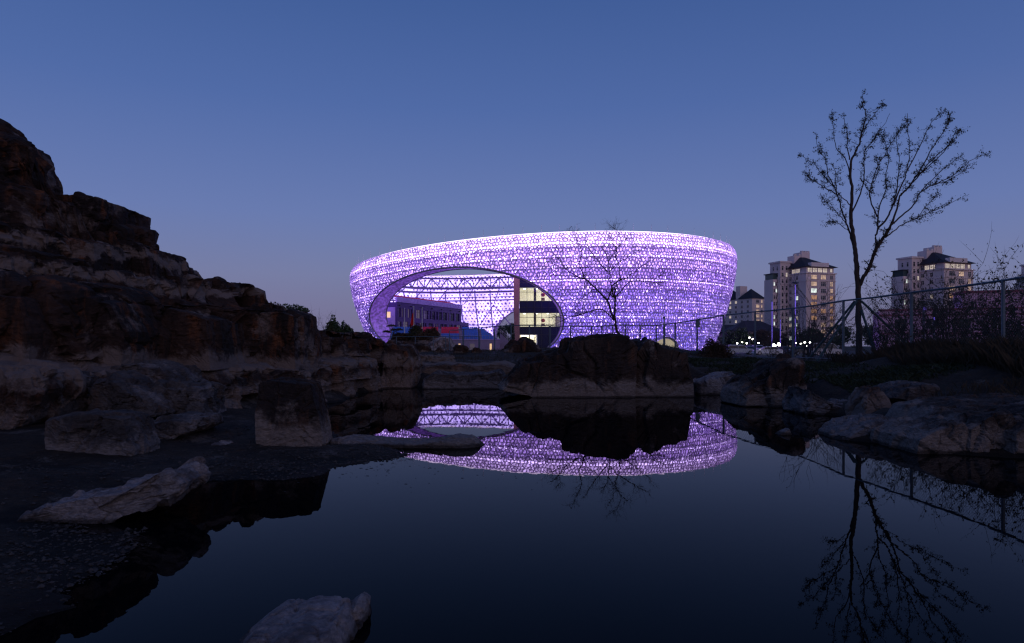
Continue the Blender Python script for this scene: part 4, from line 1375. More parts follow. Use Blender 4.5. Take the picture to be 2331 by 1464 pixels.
def traced_tree(name, label, branches, to_px, d0, r0, mats, seed, twl, tlev, tn, leafr, leafn, spread=0.45, cat='tree'):
    """limbs follow the photographed limbs; each limb leans forward or back as it leaves the trunk"""
    g = np.random.default_rng(seed)
    base = P(*to_px(*branches[0][0][0]), d0)
    zg = zland(base[0], base[1])
    t = empty(name, (base[0], base[1], min(base[2], zg) if base[2] - zg < 0.6 else base[2]), label, cat)
    starts = {}
    allpts = []
    tips = []
    mbs = MB()
    lv = Leaves() if leafn else None
    mbt = MB()
    for bi, (line, w0, w1) in enumerate(branches):
        pxs = [to_px(*q) for q in line]
        # depth starts where the nearest earlier limb passes
        dep = d0
        if allpts:
            A = np.array([(a[0], a[1]) for a in allpts])
            k = np.argmin(((A - np.array(pxs[0])) ** 2).sum(1))
            dep = allpts[k][2]
        slope = g.normal(0, spread) if bi else 0.0
        L0 = 0
        pts3 = []
        for i, q in enumerate(pxs):
            if i:
                L0 += math.hypot(q[0] - pxs[i - 1][0], q[1] - pxs[i - 1][1]) * d0 / FPX
            dd = dep + slope * L0
            pts3.append(np.array(P(q[0], q[1], dd)))
        # smooth subdivision
        fine = []
        m_ = len(pts3)
        for i in range(m_ - 1):
            p0, p1, p2, p3 = pts3[max(i - 1, 0)], pts3[i], pts3[i + 1], pts3[min(i + 2, m_ - 1)]
            for s in (0, .25, .5, .75):
                fine.append(0.5 * ((2 * p1) + (-p0 + p2) * s + (2 * p0 - 5 * p1 + 4 * p2 - p3) * s * s + (-p0 + 3 * p1 - 3 * p2 + p3) * s ** 3))
        fine.append(pts3[-1])
        fine = np.array(fine)
        fine[1:-1] += g.normal(0, 0.012 * d0 / 25, fine[1:-1].shape)
        nf = len(fine)
        rad = [1.0 * (w0 + (w1 - w0) * (i / (nf - 1)) ** 0.8) * d0 / FPX / 2 for i in range(nf)]
        mb = MB()
        mb.tube(fine, rad, 8 if w0 > 6 else 5)
        mb.build('trunk' if bi == 0 else 'branch', mats[0] if g.random() < .6 or bi == 0 else mats[1], t, smooth=True)
        for i in range(nf):
            q = fine[i]
            allpts.append((XC + q[0] * FPX / q[1], YH - (q[2] - HC) * FPX / q[1], q[1]))
        for _ in range(int(tn * nf / 12 * (0.4 if bi == 0 else 1))):
            f = (0.25 if bi else 0.6) + (0.75 if bi else 0.4) * g.random() ** 0.8
            i = min(int(f * (nf - 1)), nf - 2)
            d = fine[i + 1] - fine[i]
            d = d / (np.linalg.norm(d) + 1e-9) * 0.9 + g.normal(0, 0.55, 3) + np.array((0, 0, .12))
            d /= np.linalg.norm(d)
            twig(mbt, lv, fine[i], d, twl * (0.5 + 0.8 * g.random()), max(rad[i] * 0.45, 0.0062 * max(1.0, d0 / 27)), tlev, g, leafr, leafn)
    o = mbt.build('twigs', mats[0], t)
    o['kind'] = 'stuff'
    if lv: lv.build('leaves', M['leaf'], t, seed)
    return t

# leafy young tree behind the fence at right
RT = lambda x, y: (1780 + x * .3416, 200 + y * .3416)
RB = [([(514, 1790), (512, 1600), (510, 1464), (508, 1330), (500, 1200), (490, 1100), (480, 1020), (466, 920), (460, 850), (462, 760), (465, 680), (455, 580), (460, 490), (490, 430), (520, 360), (540, 280), (560, 190), (540, 110), (535, 55)], 15, 1.2),
    ([(512, 1330), (540, 1270), (575, 1210), (610, 1120), (640, 1050), (690, 980), (720, 930)], 9, 6),
    ([(480, 1060), (455, 980), (430, 900), (400, 820), (370, 720), (340, 650), (290, 600), (240, 540), (190, 490), (120, 450)], 5, .8),
    ([(365, 710), (310, 680), (260, 650), (210, 620), (170, 590), (160, 530)], 3, .8),
    ([(340, 650), (300, 560), (290, 480), (240, 400), (225, 300)], 3, .8),
    ([(430, 900), (380, 850), (340, 800), (290, 760), (255, 700)], 2.5, .8),
    ([(455, 780), (400, 730), (370, 690), (355, 560), (330, 500)], 2.5, .8),
    ([(455, 580), (420, 470), (360, 400), (345, 280), (330, 190)], 3, .8),
    ([(450, 480), (435, 380), (430, 270), (400, 170)], 3, .8),
    ([(465, 840), (500, 760), (540, 650), (550, 560), (550, 430), (590, 370), (650, 290), (720, 170)], 4, .8),
    ([(520, 360), (560, 260), (600, 200), (680, 100)], 2.5, .8),
    ([(440, 950), (400, 920), (350, 890), (320, 905)], 2, .7),
    ([(640, 1050), (622, 1000), (640, 940), (640, 860), (650, 790), (690, 700), (690, 600), (710, 480), (690, 370), (665, 310)], 5, .8),
    ([(635, 860), (590, 750), (590, 680), (640, 520), (690, 440), (740, 350), (790, 280)], 3.5, .8),
    ([(640, 940), (700, 870), (740, 780), (760, 700), (780, 560), (780, 460), (765, 330), (810, 250)], 5, .8),
    ([(740, 780), (800, 640), (830, 560), (850, 440), (840, 300), (835, 170)], 4, .8),
    ([(720, 930), (760, 830), (790, 720), (860, 640), (940, 520), (1000, 400), (1060, 320), (1110, 220), (1115, 150)], 5, .8),
    ([(830, 560), (900, 430), (960, 300), (1010, 210), (1085, 160)], 3, .8),
    ([(720, 920), (800, 850), (880, 780), (920, 700), (1000, 650), (1100, 620), (1200, 560), (1290, 510)], 4, .8),
    ([(690, 1000), (760, 940), (850, 890), (900, 870), (980, 830), (1060, 800), (1190, 735)], 3, .8),
    ([(790, 720), (900, 600), (980, 500), (1080, 410), (1150, 340), (1190, 280)], 3.5, .8),
    ([(880, 600), (1000, 500), (1100, 400), (1165, 270)], 3, .8),
    ([(920, 700), (1000, 610), (1100, 520), (1200, 450)], 2.5, .8),
    ([(1000, 650), (1130, 590), (1250, 490), (1370, 440)], 2.5, .8),
    ([(900, 870), (960, 790), (1040, 710)], 1.8, .7),
    ([(545, 600), (600, 640), (640, 560), (630, 480)], 2, .7),
    ([(520, 600), (560, 660), (600, 700)], 2, .7)]
rt = traced_tree('young_tree', 'tall young tree with forked trunk and sparse leaves behind the fence', RB, RT, 32.4, 0, (M['bark'], M['bark_red']), 5, 0.30, 1, 14, 0.040, 4, 0.30)
# timber props that hold it up
M['prop'] = pmat('prop_pole', (.030, .075, .080), (.02, .05, .055), 2.0, 0.6)
bp = np.array(P(1953, 690, 32.4))
for k, (dx, dy) in enumerate(((-2.4, -.9), (2.7, -1.0), (.25, -1.5), (-1.6, 1.9), (1.9, 1.8))):
    fx, fy = bp[0] + dx, bp[1] + dy
    mb = MB()
    tp = bp + np.array((0.1 * np.sign(dx), 0.1 * np.sign(dy), -0.35 if k == 2 else 0.1))
    mb.tube([(fx, fy, zland(fx, fy) - .1), tp], 0.055, 7)
    o = mb.build('tree_prop', M['prop'], rt)

# bare tree on the islet
CT = lambda x, y: (1180 + x * .1913, 500 + y * .1913)
CB = [([(1222, 1540), (1214, 1470), (1205, 1400), (1195, 1370), (1165, 1280), (1145, 1200), (1150, 1060), (1150, 950), (1148, 830)], 9.5, 3),
    ([(1140, 1195), (1100, 1090), (1060, 960), (980, 880), (900, 800), (800, 715), (670, 665), (560, 580), (480, 470), (440, 420), (360, 385)], 6, .9),
    ([(800, 715), (740, 580), (725, 530), (750, 400), (720, 290), (690, 240)], 3.4, .8),
    ([(740, 580), (830, 560), (930, 510)], 1.6, .7),
    ([(560, 580), (480, 560), (400, 520), (330, 505)], 1.6, .7),
    ([(700, 680), (560, 670), (440, 660), (350, 680)], 2.0, .7),
    ([(1060, 960), (1100, 850), (1110, 820), (1090, 700), (1085, 640), (1060, 480), (1040, 390), (1000, 360)], 4, .8),
    ([(1060, 630), (980, 530), (900, 430), (840, 340), (800, 250)], 3, .8),
    ([(1085, 620), (1140, 550), (1240, 480), (1370, 410), (1430, 370), (1520, 320)], 2.6, .8),
    ([(1060, 490), (1160, 390), (1165, 360)], 1.8, .7),
    ([(1145, 930), (1110, 800), (1180, 740), (1210, 715), (1300, 690), (1400, 610), (1470, 560), (1580, 485)], 4, .8),
    ([(1210, 715), (1210, 600), (1180, 510), (1155, 420), (1170, 350), (1230, 280), (1300, 220)], 3, .8),
    ([(1170, 350), (1110, 240), (1080, 180)], 1.6, .7),
    ([(1230, 280), (1200, 180), (1165, 120), (1110, 80)], 1.2, .5),
    ([(690, 240), (655, 150), (632, 80)], 1.0, .5),
    ([(1155, 925), (1240, 830), (1310, 750), (1440, 725), (1540, 740), (1660, 750), (1780, 735)], 3.4, .8),
    ([(1580, 742), (1680, 670), (1740, 640)], 1.6, .7),
    ([(1135, 930), (1080, 870), (960, 815), (880, 790), (790, 790)], 2.4, .7),
    ([(1135, 1200), (1080, 1130), (1020, 1080), (940, 1060), (860, 1090), (740, 1130), (660, 1140), (500, 1140), (400, 1150)], 3.6, .8),
    ([(660, 1140), (560, 1190), (430, 1240)], 1.8, .7),
    ([(900, 825), (800, 900), (700, 1010), (680, 1060)], 1.6, .7),
    ([(480, 470), (500, 380), (450, 330)], 1.4, .7)]
traced_tree('bare_tree', 'small bare tree with spreading limbs rising behind the dark islet', CB, CT, 51.0, 0, (M['bark'], M['bark']), 8, 0.66, 2, 13, 0, 0, 0.35)

# ---- generic crowns, shrubs
def shrub(name, label, x, y, h, w, stems, seed, leafn=3, leafr=0.05, mat='leaf', lev=2, cat='shrub', group=None, z=None, bark='bark'):
    g = np.random.default_rng(seed)
    z = zland(x, y) if z is None else z
    t = empty(name, (x, y, z), label, cat, group)
    mb, lv = MB(), (Leaves() if leafn else None)
    for k in range(stems):
        a = g.random() * 6.28
        d = np.array((math.cos(a) * w / h * g.random(), math.sin(a) * w / h * g.random(), 1.0))
        d /= np.linalg.norm(d)
        twig(mb, lv, (x + g.normal(0, .06 * w), y + g.normal(0, .06 * w), z - .05), d, h * (0.35 + 0.35 * g.random()), 0.006 * h, lev, g, leafr, leafn, 0.3)
    mb.build('stems', M[bark], t)
    if lv: lv.build('leaves', M[mat], t, seed)
    return t

def crown_tree(name, label, x, y, z0, h, w, seed, mat='leaf_green', nl=2600, lr=0.22, cat='tree', group=None, trunk=0.3):
    """trunk and limbs with a crown of leaf clumps and gaps"""
    g = np.random.default_rng(seed)
    t = empty(name, (x, y, z0), label, cat, group)
    mb = MB()
    top = np.array((x, y, z0 + h * .75))
    mb.tube([(x, y, z0 - .1), (x + g.normal(0, .02 * h), y, z0 + h * trunk), top], [0.03 * h, 0.022 * h, 0.008 * h], 7)
    cl = []
    for k in range(16):
        a, e = g.random() * 6.28, g.random()
        r = w * .5 * (0.35 + 0.6 * g.random())
        c = np.array((x + r * math.cos(a), y + r * math.sin(a), z0 + h * (trunk + 0.08 + (1 - trunk - .16) * e)))
        s = 1 - abs(e - .45) * .9
        c[:2] = (x, y) + (c[:2] - (x, y)) * s
        mb.tube([(x, y, z0 + h * (trunk * .8 + .3 * e)), c], [0.010 * h, 0.003 * h], 4)
        cl.append((c, w * (0.13 + 0.12 * g.random())))
    mb.build('trunk', M['bark'], t)
    lv = Leaves()
    for k in range(nl):
        c, r = cl[g.integers(len(cl))]
        v = g.normal(size=3)
        v = v / np.linalg.norm(v) * g.random() ** .45
        q = c + v * r * np.array((1.1, 1.1, .85))
        lv.add(q, lr * (0.5 + g.random()))
    lv.build('crown', M[mat], t, seed)
    return t

# shrubs on the bank behind the fence
for q, (px, d, h, w, st, ln, lab) in enumerate([
    (1845, 37, 4.3, 2.6, 12, 1, 'tall twiggy shrub before the middle tower'), (1800, 40, 3.2, 2.4, 10, 1, 'shorter twiggy shrub left of the tall one by the tower'),
    (1880, 36, 3.6, 2.0, 9, 2, 'slender shrub just left of the propped tree'), (2010, 31, 2.9, 2.4, 12, 4, 'leafy shrub just right of the propped tree'),
    (2080, 28, 3.3, 2.6, 14, 4, 'dense leafy shrub before the pink building'), (2150, 27, 3.6, 2.8, 14, 4, 'wide leafy shrub below the right tower'),
    (2215, 25, 3.6, 2.6, 14, 4, 'leafy shrub right of the right tower'), (2270, 22.5, 3.4, 2.2, 14, 5, 'tall leafy shrub beside the near fence post'),
    (2325, 21, 3.1, 2.2, 14, 5, 'leafy shrub at the right edge behind the fence'), (1755, 44, 2.6, 2.2, 8, 1, 'bare shrub behind the parked cars')]):
    x = (px - XC) * d / FPX
    shrub('shrub', lab, x, d, h * ((1.2 if px < 2200 else .98) if ln > 2 else 1.1), w, int(st * (1.7 if ln > 2 else 1.4)), 200 + q, ln + (2 if ln > 2 else 0), 0.048 if ln > 2 else 0.035, 'leaf', 2, group='shrubs behind the fence')

# dark clipped mound right of the islet, bushes on the cliff top
def mound(name, label, x, y, z, w, h, seed, mat, nl=2500, lr=.06, cat='bush', group=None):
    g = np.random.default_rng(seed)
    t = empty(name, (x, y, z), label, cat, group)
    lv = Leaves()
    for _ in range(nl):
        v = g.normal(size=3); v /= np.linalg.norm(v); v[2] = abs(v[2])
        k = g.random() ** .33 * (0.85 + .25 * math.sin(5 * v[0] + seed) * math.cos(4 * v[1]))
        lv.add((x + v[0] * w / 2 * k, y + v[1] * w / 2 * k, z + v[2] * h * k), lr * (.6 + g.random()))
    lv.build('foliage', M[mat], t, seed)
    mb = MB()
    for k in range(7):
        a = k * .9
        mb.tube([(x + .05 * w * math.cos(a), y + .05 * w * math.sin(a), z - .1), (x + .3 * w * math.cos(a), y + .3 * w * math.sin(a), z + h * .6)], [.02 * w, .008 * w], 4)
    mb.build('stems', M['bark'], t)
    return t
q = P(1625, 806, 40); mound('bush', 'round dark brown bush at the end of the fence by the cars', q[0], 40, zland(q[0], 40), 2.0, 1.15, 3, 'leaf_brown', 5000)
q = P(605, 690, 40); crown_tree('tree', 'rounded dark tree showing over the cliff top', q[0], 40, 1.5, 2.9, 2.2, 5, 'leaf_brown', 2600, .08, trunk=.15)
q = P(668, 700, 60); crown_tree('tree', 'low spreading evergreen beyond the cliff top', q[0], 60, 1.4, 4.2, 3.4, 6, 'leaf_green', 2600, .13, trunk=.15)
q = P(735, 700, 42); shrub('shrub', 'bare brown thicket on the cliff top', q[0], 42, 2.6, 1.7, 18, 77, 0, z=1.5, bark='bark_red')
q = P(758, 725, 44); mound('bush', 'dark green bush left of the arena at the cliff end', q[0], 44, 2.4, 1.2, 1.3, 8, 'leaf_green', 1800, .07)
q = P(786, 730, 44); mound('bush', 'smaller dark green bush touching the arena edge', q[0], 44, 2.3, 1.1, 1.0, 9, 'leaf_green', 1500, .07)

# ================================================================== fence
M['fence'] = pmat('fence_steel', (.11, .15, .18), (.085, .12, .15), 1.5, 0.5, metal=0.2)
M['wire'] = pmat('fence_wire', (.08, .10, .115), (.06, .08, .09), 1.5, 0.6)
POSTS = []
for px, py in [(2560, 590), (2283.6, 638.5), (2075, 666), (1920, 684.6), (1805, 702), (1719, 709.7), (1647, 717.5), (1587, 727.5), (1537, 735.5), (1494, 740.5), (1457, 740), (1424, 739.5), (1395, 740), (1370, 742), (1346, 743.5), (1298.7, 742.7), (1252, 741.5), (1205, 740.7), (1163.5, 740.5), (1126, 742.7), (1090, 747), (1055, 749.6), (1023, 753)]:
    d = 1.85 * FPX / (YH - py)
    POSTS.append((((px - XC) * d / FPX), d))
fence = empty('mesh_fence', (POSTS[4][0], POSTS[4][1], 1.2), 'long dark green chain link fence along the bank', 'fence')
ZT = 3.55
for k, (x, y) in enumerate(POSTS):
    mb = MB()
    mb.tube([(x, y, zland(x, y) - .3), (x, y, ZT)], 0.05 if y < 40 else 0.06, 8)
    mb.build('post', M['fence'], fence)
for k in range(len(POSTS) - 1):
    (x0, y0), (x1, y1) = POSTS[k], POSTS[k + 1]
    zb0, zb1 = zland(x0, y0) + .05, zland(x1, y1) + .05
    mb = MB()
    mb.tube([(x0, y0, ZT), ((x0 + x1) / 2, (y0 + y1) / 2, ZT - .02), (x1, y1, ZT)], 0.036 if y0 < 40 else .045, 6)
    mb.build('top_rail', M['fence'], fence)
    mb = MB()
    mb.tube([(x0, y0, zb0 + .1), (x1, y1, zb1 + .1)], 0.018, 5)
    mb.build('bottom_rail', M['fence'], fence)
    # chain link: two families of slanting wires, in the plane of the span
    ln = math.hypot(x1 - x0, y1 - y0)
    hgt = ZT - (zb0 + zb1) / 2 - .1
    pit = 0.11 if y0 < 36 else 0.22
    w = 0.0035 if y0 < 36 else 0.005
    V, F = [], []
    for sgn in (1, -1):
        s = -hgt
        while s < ln:
            a0, z0_, a1, z1_ = s, 0.0, s + hgt, hgt
            if a0 < 0: z0_ -= a0; a0 = 0
            if a1 > ln: z1_ -= a1 - ln; a1 = ln
            if sgn < 0: a0, a1 = ln - a0, ln - a1
            b = len(V)
            for (a, zz) in ((a0, z0_), (a1, z1_)):
                f = a / ln
                zz = (zb0 + (zb1 - zb0) * f) + .1 + zz
                for o_ in (-w, w):
                    V.append((x0 + (x1 - x0) * f, y0 + (y1 - y0) * f, zz + o_ * 1.41))
            F.append((b, b + 1, b + 3, b + 2))
            s += pit
    o = obj('wire_mesh', V, F, M['wire'], fence)
    o['kind'] = 'stuff'
# low railing before the garden
lf = empty('garden_railing', (-12, 72, 1.0), 'low pale railing before the rock garden on the far bank', 'railing')
xs = [-14.2, -12.2, -10.2, -8.3, -7.0, -5.2, -3.4]
for x in xs:
    mb = MB(); mb.tube([(x, 72, 0.6), (x, 72, 2.72)], .04, 6); mb.build('post', M['fence'], lf)
for z in (2.7, 1.5):
    mb = MB(); mb.tube([(xs[0], 72, z), (xs[-1], 72, z)], .03, 6); mb.build('rail', M['fence'], lf)
# lamp bollard and sign box by the fence
q = P(1512, 722, 52)
bl = empty('bollard_lamp', (q[0], 52, zland(q[0], 52)), 'slim dark lamp bollard rising above the fence', 'lamp')
mb = MB(); mb.tube([(q[0], 52, 1.0), (q[0], 52, 3.35)], .09, 8); mb.build('shaft', M['fence'], bl)
mb = MB(); mb.tube([(q[0], 52, 3.36), (q[0], 52, 3.8)], .06, 8); mb.build('neck', M['rail'], bl)
mb = MB(); mb.tube([(q[0], 52, 3.8), (q[0], 52, 3.95)], [.12, .10], 8); mb.build('cap', M['fence'], bl)
q = P(1587, 737, 48.0)
mb = MB(); mb.box((q[0], 47.85, q[2]), (.28, .12, .5)); mb.box((q[0], 47.85, q[2] + .28), (.34, .18, .05))
tag(mb.build('control_box', M['fence']), 'small dark box mounted high on a fence post', 'box')

# ================================================================== grass and ground cover
M['grass_dead'] = pmat('dead_grass', (.055, .040, .025), (.036, .028, .018), 1.2, 0.9)
M['grass_green'] = pmat('low_greens', (.014, .026, .011), (.024, .034, .014), 1.2, 0.8)
def blades(name, label, n, areas, h0, h1, w, mat, seed, bend=.35):
    g = np.random.default_rng(seed)
    ar = np.array([a[:4] for a in areas]); wt = np.array([a[4] for a in areas], float)
    k = g.choice(len(areas), n, p=wt / wt.sum())
    x = ar[k, 0] + (ar[k, 1] - ar[k, 0]) * g.random(n)
    y = ar[k, 2] + (ar[k, 3] - ar[k, 2]) * g.random(n)
    z = land(x, y)
    cl = fbm(np.stack([x * .8, y * .8, 0 * x], 1), 3, seed)
    ok = (z > .15) & (cl + g.random(n) * .9 > .1)
    x, y, z, cl = x[ok], y[ok], z[ok], cl[ok]
    n = len(x)
    h = (h0 + (h1 - h0) * g.random(n)) * (0.7 + 0.5 * np.clip(cl + .5, 0, 1.2))
    a = g.random(n) * 6.28
    dx, dy = np.cos(a), np.sin(a)
    bx, by = g.normal(0, bend, n) * h, g.normal(0, bend, n) * h
    V = np.stack([np.stack([x - dx * w, y - dy * w, z - .02], 1), np.stack([x + dx * w, y + dy * w, z - .02], 1),
                  np.stack([x + bx * .4 + dx * w * .7, y + by * .4 + dy * w * .7, z + h * .6], 1), np.stack([x + bx, y + by, z + h], 1)], 1).reshape(-1, 3)
    o = obj(name, V, np.arange(n * 4).reshape(-1, 4), mat, origin=(0, 0, 0))
    return tag(o, label, 'grass', kind='stuff')
blades('dead_grass', 'long dead grass along the foot of the fence', 26000, [(12.0, 15.5, 15, 24.5, 4), (12.9, 14.5, 24.5, 28, .6), (15, 22, 16, 27, 2)], .12, .5, .006, M['grass_dead'], 51)
blades('ground_cover', 'low green plants on the bank right of the islet', 16000, [(7.5, 12.5, 26, 36, 3), (9, 12, 17.5, 20, 1), (8.5, 11.5, 20, 26, .6)], .04, .12, .022, M['grass_green'], 52, .9)
blades('bank_grass', 'thin dry grass on the right bank rocks', 5000, [(9.5, 13, 11, 15.5, 2)], .08, .3, .005, M['grass_dead'], 53)
blades('far_bank_grass', 'sparse dry grass on the far bank', 9000, [(-6, 5, 34, 48, 2), (4, 16, 38, 46, 1.5)], .04, .16, .008, M['grass_dead'], 54)
# ================================================================== apartment towers
M['tower_wall'] = pmat('tower_wall', (.78, .63, .60), (.70, .57, .55), 0.15, 0.85)
M['tower_trim'] = pmat('tower_trim', (.80, .68, .65), (.74, .63, .60), 0.2, 0.8)
M['tower_roof'] = pmat('tower_roof', (.035, .035, .05), (.028, .028, .04), 0.4, 0.7)
M['win_dark'] = pmat('window_dark', (.03, .035, .045), (.045, .05, .06), 0.3, 0.15, spec=0.5)
M['win_green'] = pmat('terrace_glass', (.05, .085, .085), (.04, .07, .075), 0.3, 0.15, spec=0.5)
M['win_warm'] = emat('window_warm', (1.0, .66, .44), 0.46, 'NONE', (.2, .2, .2), 0.3, 0.7)
M['win_orange'] = emat('window_orange', (1.0, .50, .20), 0.34, 'NONE', (.2, .2, .2), 0.3, 0.7)
M['win_pale'] = emat('window_pale', (1.0, .84, .70), 0.48, 'NONE', (.2, .2, .2), 0.2, 0.7)
M['win_white'] = emat('window_white', (.86, 1.0, .92), 0.9, 'NONE', (.2, .2, .2), 0.3, 0.7)

def window_mesh(w, h, nm, glass):
    """pane set behind a frame with nm mullions, a transom and a sill; origin at the lower middle, facing -y"""
    mb = MB()
    mb.m = 0
    mb.span((-w / 2, 0.02, 0), (w / 2, 0.06, h))
    mb.m = 1
    for x in [-w / 2 + .04 + (w - .08) * k / (nm + 1) for k in range(nm + 2)]:
        mb.span((x - .05, -.06, 0), (x + .05, .015, h))
    mb.span((-w / 2, -.055, h * .62), (w / 2, .012, h * .62 + .09))
    mb.span((-w / 2, -.055, h - .1), (w / 2, .012, h))
    mb.span((-w / 2 - .1, -.2, -.16), (w / 2 + .1, .01, -.005))
    return mesh_data('window', mb.V, mb.F, [glass, M['tower_trim']], mb.M)
_wm = {}
def window(parent, fr, a, z, w, h, nm, kind, name='window'):
    key = (w, h, nm, kind)
    if key not in _wm:
        _wm[key] = window_mesh(w, h, nm, M[kind])
    o = bpy.data.objects.new(name, _wm[key])
    q = np.array(fr.at(a, z, 0.03)) - _root(parent)
    o.location = q
    o.rotation_euler = (0, 0, math.atan2(fr.a[1], fr.a[0]))
    return link(o, parent)

def ac_unit(parent, fr, a, z):
    if 'ac' not in _wm:
        mb = MB()
        mb.span((-.42, -.42, 0), (.42, -.05, .6))
        mb.span((-.5, -.45, -.08), (.5, 0, -.01))
        _wm['ac'] = mesh_data('air_conditioner', mb.V, mb.F, [M['tower_trim']])
    o = bpy.data.objects.new('air_conditioner', _wm['ac'])
    o.location = np.array(fr.at(a, z, 0.01)) - _root(parent)
    o.rotation_euler = (0, 0, math.atan2(fr.a[1], fr.a[0]))
    return link(o, parent)

def prism(parent, name, x0, x1, y0, y1, z0, z1, T, mat):
    mb = MB()
    V = [T(x, y) + (z,) for z in (z0, z1) for x, y in ((x0, y0), (x1, y0), (x1, y1), (x0, y1))]
    mb.raw(V, [(3, 2, 1, 0), (4, 5, 6, 7), (0, 1, 5, 4), (1, 2, 6, 5), (2, 3, 7, 6), (3, 0, 4, 7)])
    return mb.build(name, mat, parent)

def tower(label, px, d, top_y, phi, seed, scale=1.0, zg=0.2):
    """three stepped wings: glazed top floor under a hipped roof on the right, flat-topped stair wing in the middle, low wing on the left"""
    X0, Y0 = (px - XC) * d / FPX, d
    ca, sa = math.cos(phi), math.sin(phi)
    T = lambda x, y: (X0 + (x * ca - y * sa) * scale, Y0 + (x * sa + y * ca) * scale)
    t = empty('apartment_tower', (X0, Y0, zg), label, 'building', 'apartment towers')
    g = np.random.default_rng(seed)
    ez = HC + (YH - top_y) * d / FPX       # eaves of the right wing
    s = scale
    fl = 3.0 * s
    W1, D1 = 16.0, 18.0
    prism(t, 'wall', 0, W1, 0, D1, zg, ez - 2.9 * s, T, M['tower_wall'])
    prism(t, 'cornice', -.5, W1 + .5, -.5, D1 + .5, ez - 2.88 * s, ez - 2.5 * s, T, M['tower_trim'])
    prism(t, 'top_floor', .5, W1 - .5, .5, D1 - .5, ez - 2.48 * s, ez - .02, T, M['tower_wall'])
    prism(t, 'string_course', -.25, W1 + .25, -.25, D1 + .25, ez - 6.2 * s, ez - 5.9 * s, T, M['tower_trim'])
    for a0 in (6.35, 11.6):
        prism(t, 'pilaster', a0, a0 + .5, -.14, -.005, zg, ez - 6.25 * s, T, M['tower_trim'])
    # bay that stands out under the roof, and the hipped roof
    mb = MB()
    e = .9
    zr = ez + 5.4 * s
    base = [T(-e, -e) + (ez + .05,), T(W1 + e, -e) + (ez + .05,), T(W1 + e, D1 + e) + (ez + .05,), T(-e, D1 + e) + (ez + .05,)]
    r0, r1 = T(W1 * .30, D1 * .5), T(W1 * .44, D1 * .5)
    mb.raw(base + [r0 + (zr,), r1 + (zr,)], [(0, 1, 5, 4), (1, 2, 5), (2, 3, 4, 5), (3, 0, 4), (3, 2, 1, 0)])
    roof = mb.build('roof', M['tower_roof'], t)
    prism(t, 'gable_band', 2.0, W1 * .72, -1.0, 1.2, ez + .08, ez + 1.9 * s, T, M['tower_trim'])
    prism(t, 'chimney', W1 - 3.0, W1 - .4, D1 * .5, D1 * .8, ez + .1, ez + 2.6 * s, T, M['tower_wall'])
    f1 = Frame(T(0, 0), T(W1, 0))
    fL = Frame(T(0, D1), T(0, 0))
    ftp = Frame(T(.5, .5), T(W1 - .5, .5))
    fLp = Frame(T(.5, D1 - .5), T(.5, .5))
    for k in range(4):
        window(t, ftp, (1.9 + k * 2.75) * s, ez - 2.2 * s, 2.4 * s, 1.85 * s, 2, 'win_pale')
    window(t, ftp, 13.6 * s, ez - 2.0 * s, 1.3 * s, 1.5 * s, 0, 'win_pale')
    for k in range(5):
        window(t, fLp, (1.5 + k * 2.6) * s, ez - 2.2 * s, 2.3 * s, 1.8 * s, 2, 'win_green' if k < 3 else 'win_pale')
    nfl = int((ez - 3 * s - zg) / fl)
    for r_ in range(nfl):
        z = ez - 5.35 * s - r_ * fl
        if z < zg + .5: break
        warm = 'win_warm' if r_ < 3 else ('win_orange' if r_ < 7 else 'win_warm')
        if seed == 2 and r_ == 2:
            window(t, f1, 4.2 * s, z, 3.2 * s, 1.9 * s, 2, 'win_white')
        else:
            window(t, f1, 4.2 * s, z, 3.2 * s, 1.9 * s, 2, warm if g.random() < .62 else 'win_dark')
        window(t, f1, 9.3 * s, z, 2.8 * s, 1.9 * s, 2, warm if g.random() < .55 else 'win_dark')
        window(t, f1, 13.8 * s, z, 1.6 * s, 1.9 * s, 1, warm if g.random() < .55 else 'win_dark')
        for a in (6.3, 11.2):
            if g.random() < .6: ac_unit(t, f1, a * s, z + .1)
        for a in (5.6, 10.3):
            if g.random() < .6: ac_unit(t, fL, a * s, z + .1)
        for a in (3.5, 8.2, 12.4):
            window(t, fL, a * s, z, 1.5 * s, 1.7 * s, 1, 'win_white' if g.random() < .16 else ('win_pale' if g.random() < .12 else 'win_dark'))
    # stair wing
    mz = ez + 2.9 * s
    prism(t, 'stair_wing', -4.6, 1.0, 11, 18, zg, mz, T, M['tower_wall'])
    prism(t, 'stair_cornice', -5.1, 1.5, 10.5, 18.5, mz + .02, mz + .7 * s, T, M['tower_trim'])
    prism(t, 'stair_band', -4.8, 1.2, 10.8, 18.2, mz - 9.6 * s, mz - 9.2 * s, T, M['tower_trim'])
    fm = Frame(T(-4.6, 11), T(1, 11))
    fmL = Frame(T(-4.6, 18), T(-4.6, 11))
    r_ = 0
    while mz - 3.6 * s - r_ * fl > zg + 1:
        for a in (1.2, 3.4):
            window(t, fm, a * s, mz - 3.4 * s - r_ * fl, 1.1 * s, 1.9 * s, 0, 'win_pale' if g.random() < .10 else 'win_dark')
        for a in (2.4, 5.0):
            window(t, fmL, a * s, mz - 3.4 * s - r_ * fl, 1.1 * s, 1.9 * s, 0, 'win_white' if g.random() < .08 else 'win_dark')
        r_ += 1
    # stair head with battlements
    prism(t, 'stair_head', 1.8, 6.4, 9.5, 14, ez + 1.0 * s, mz + 3.2 * s, T, M['tower_wall'])
    prism(t, 'stair_head_top', 5.6, 10.2, 9.3, 14.4, ez + 1.0 * s, mz + 4.9 * s, T, M['tower_wall'])
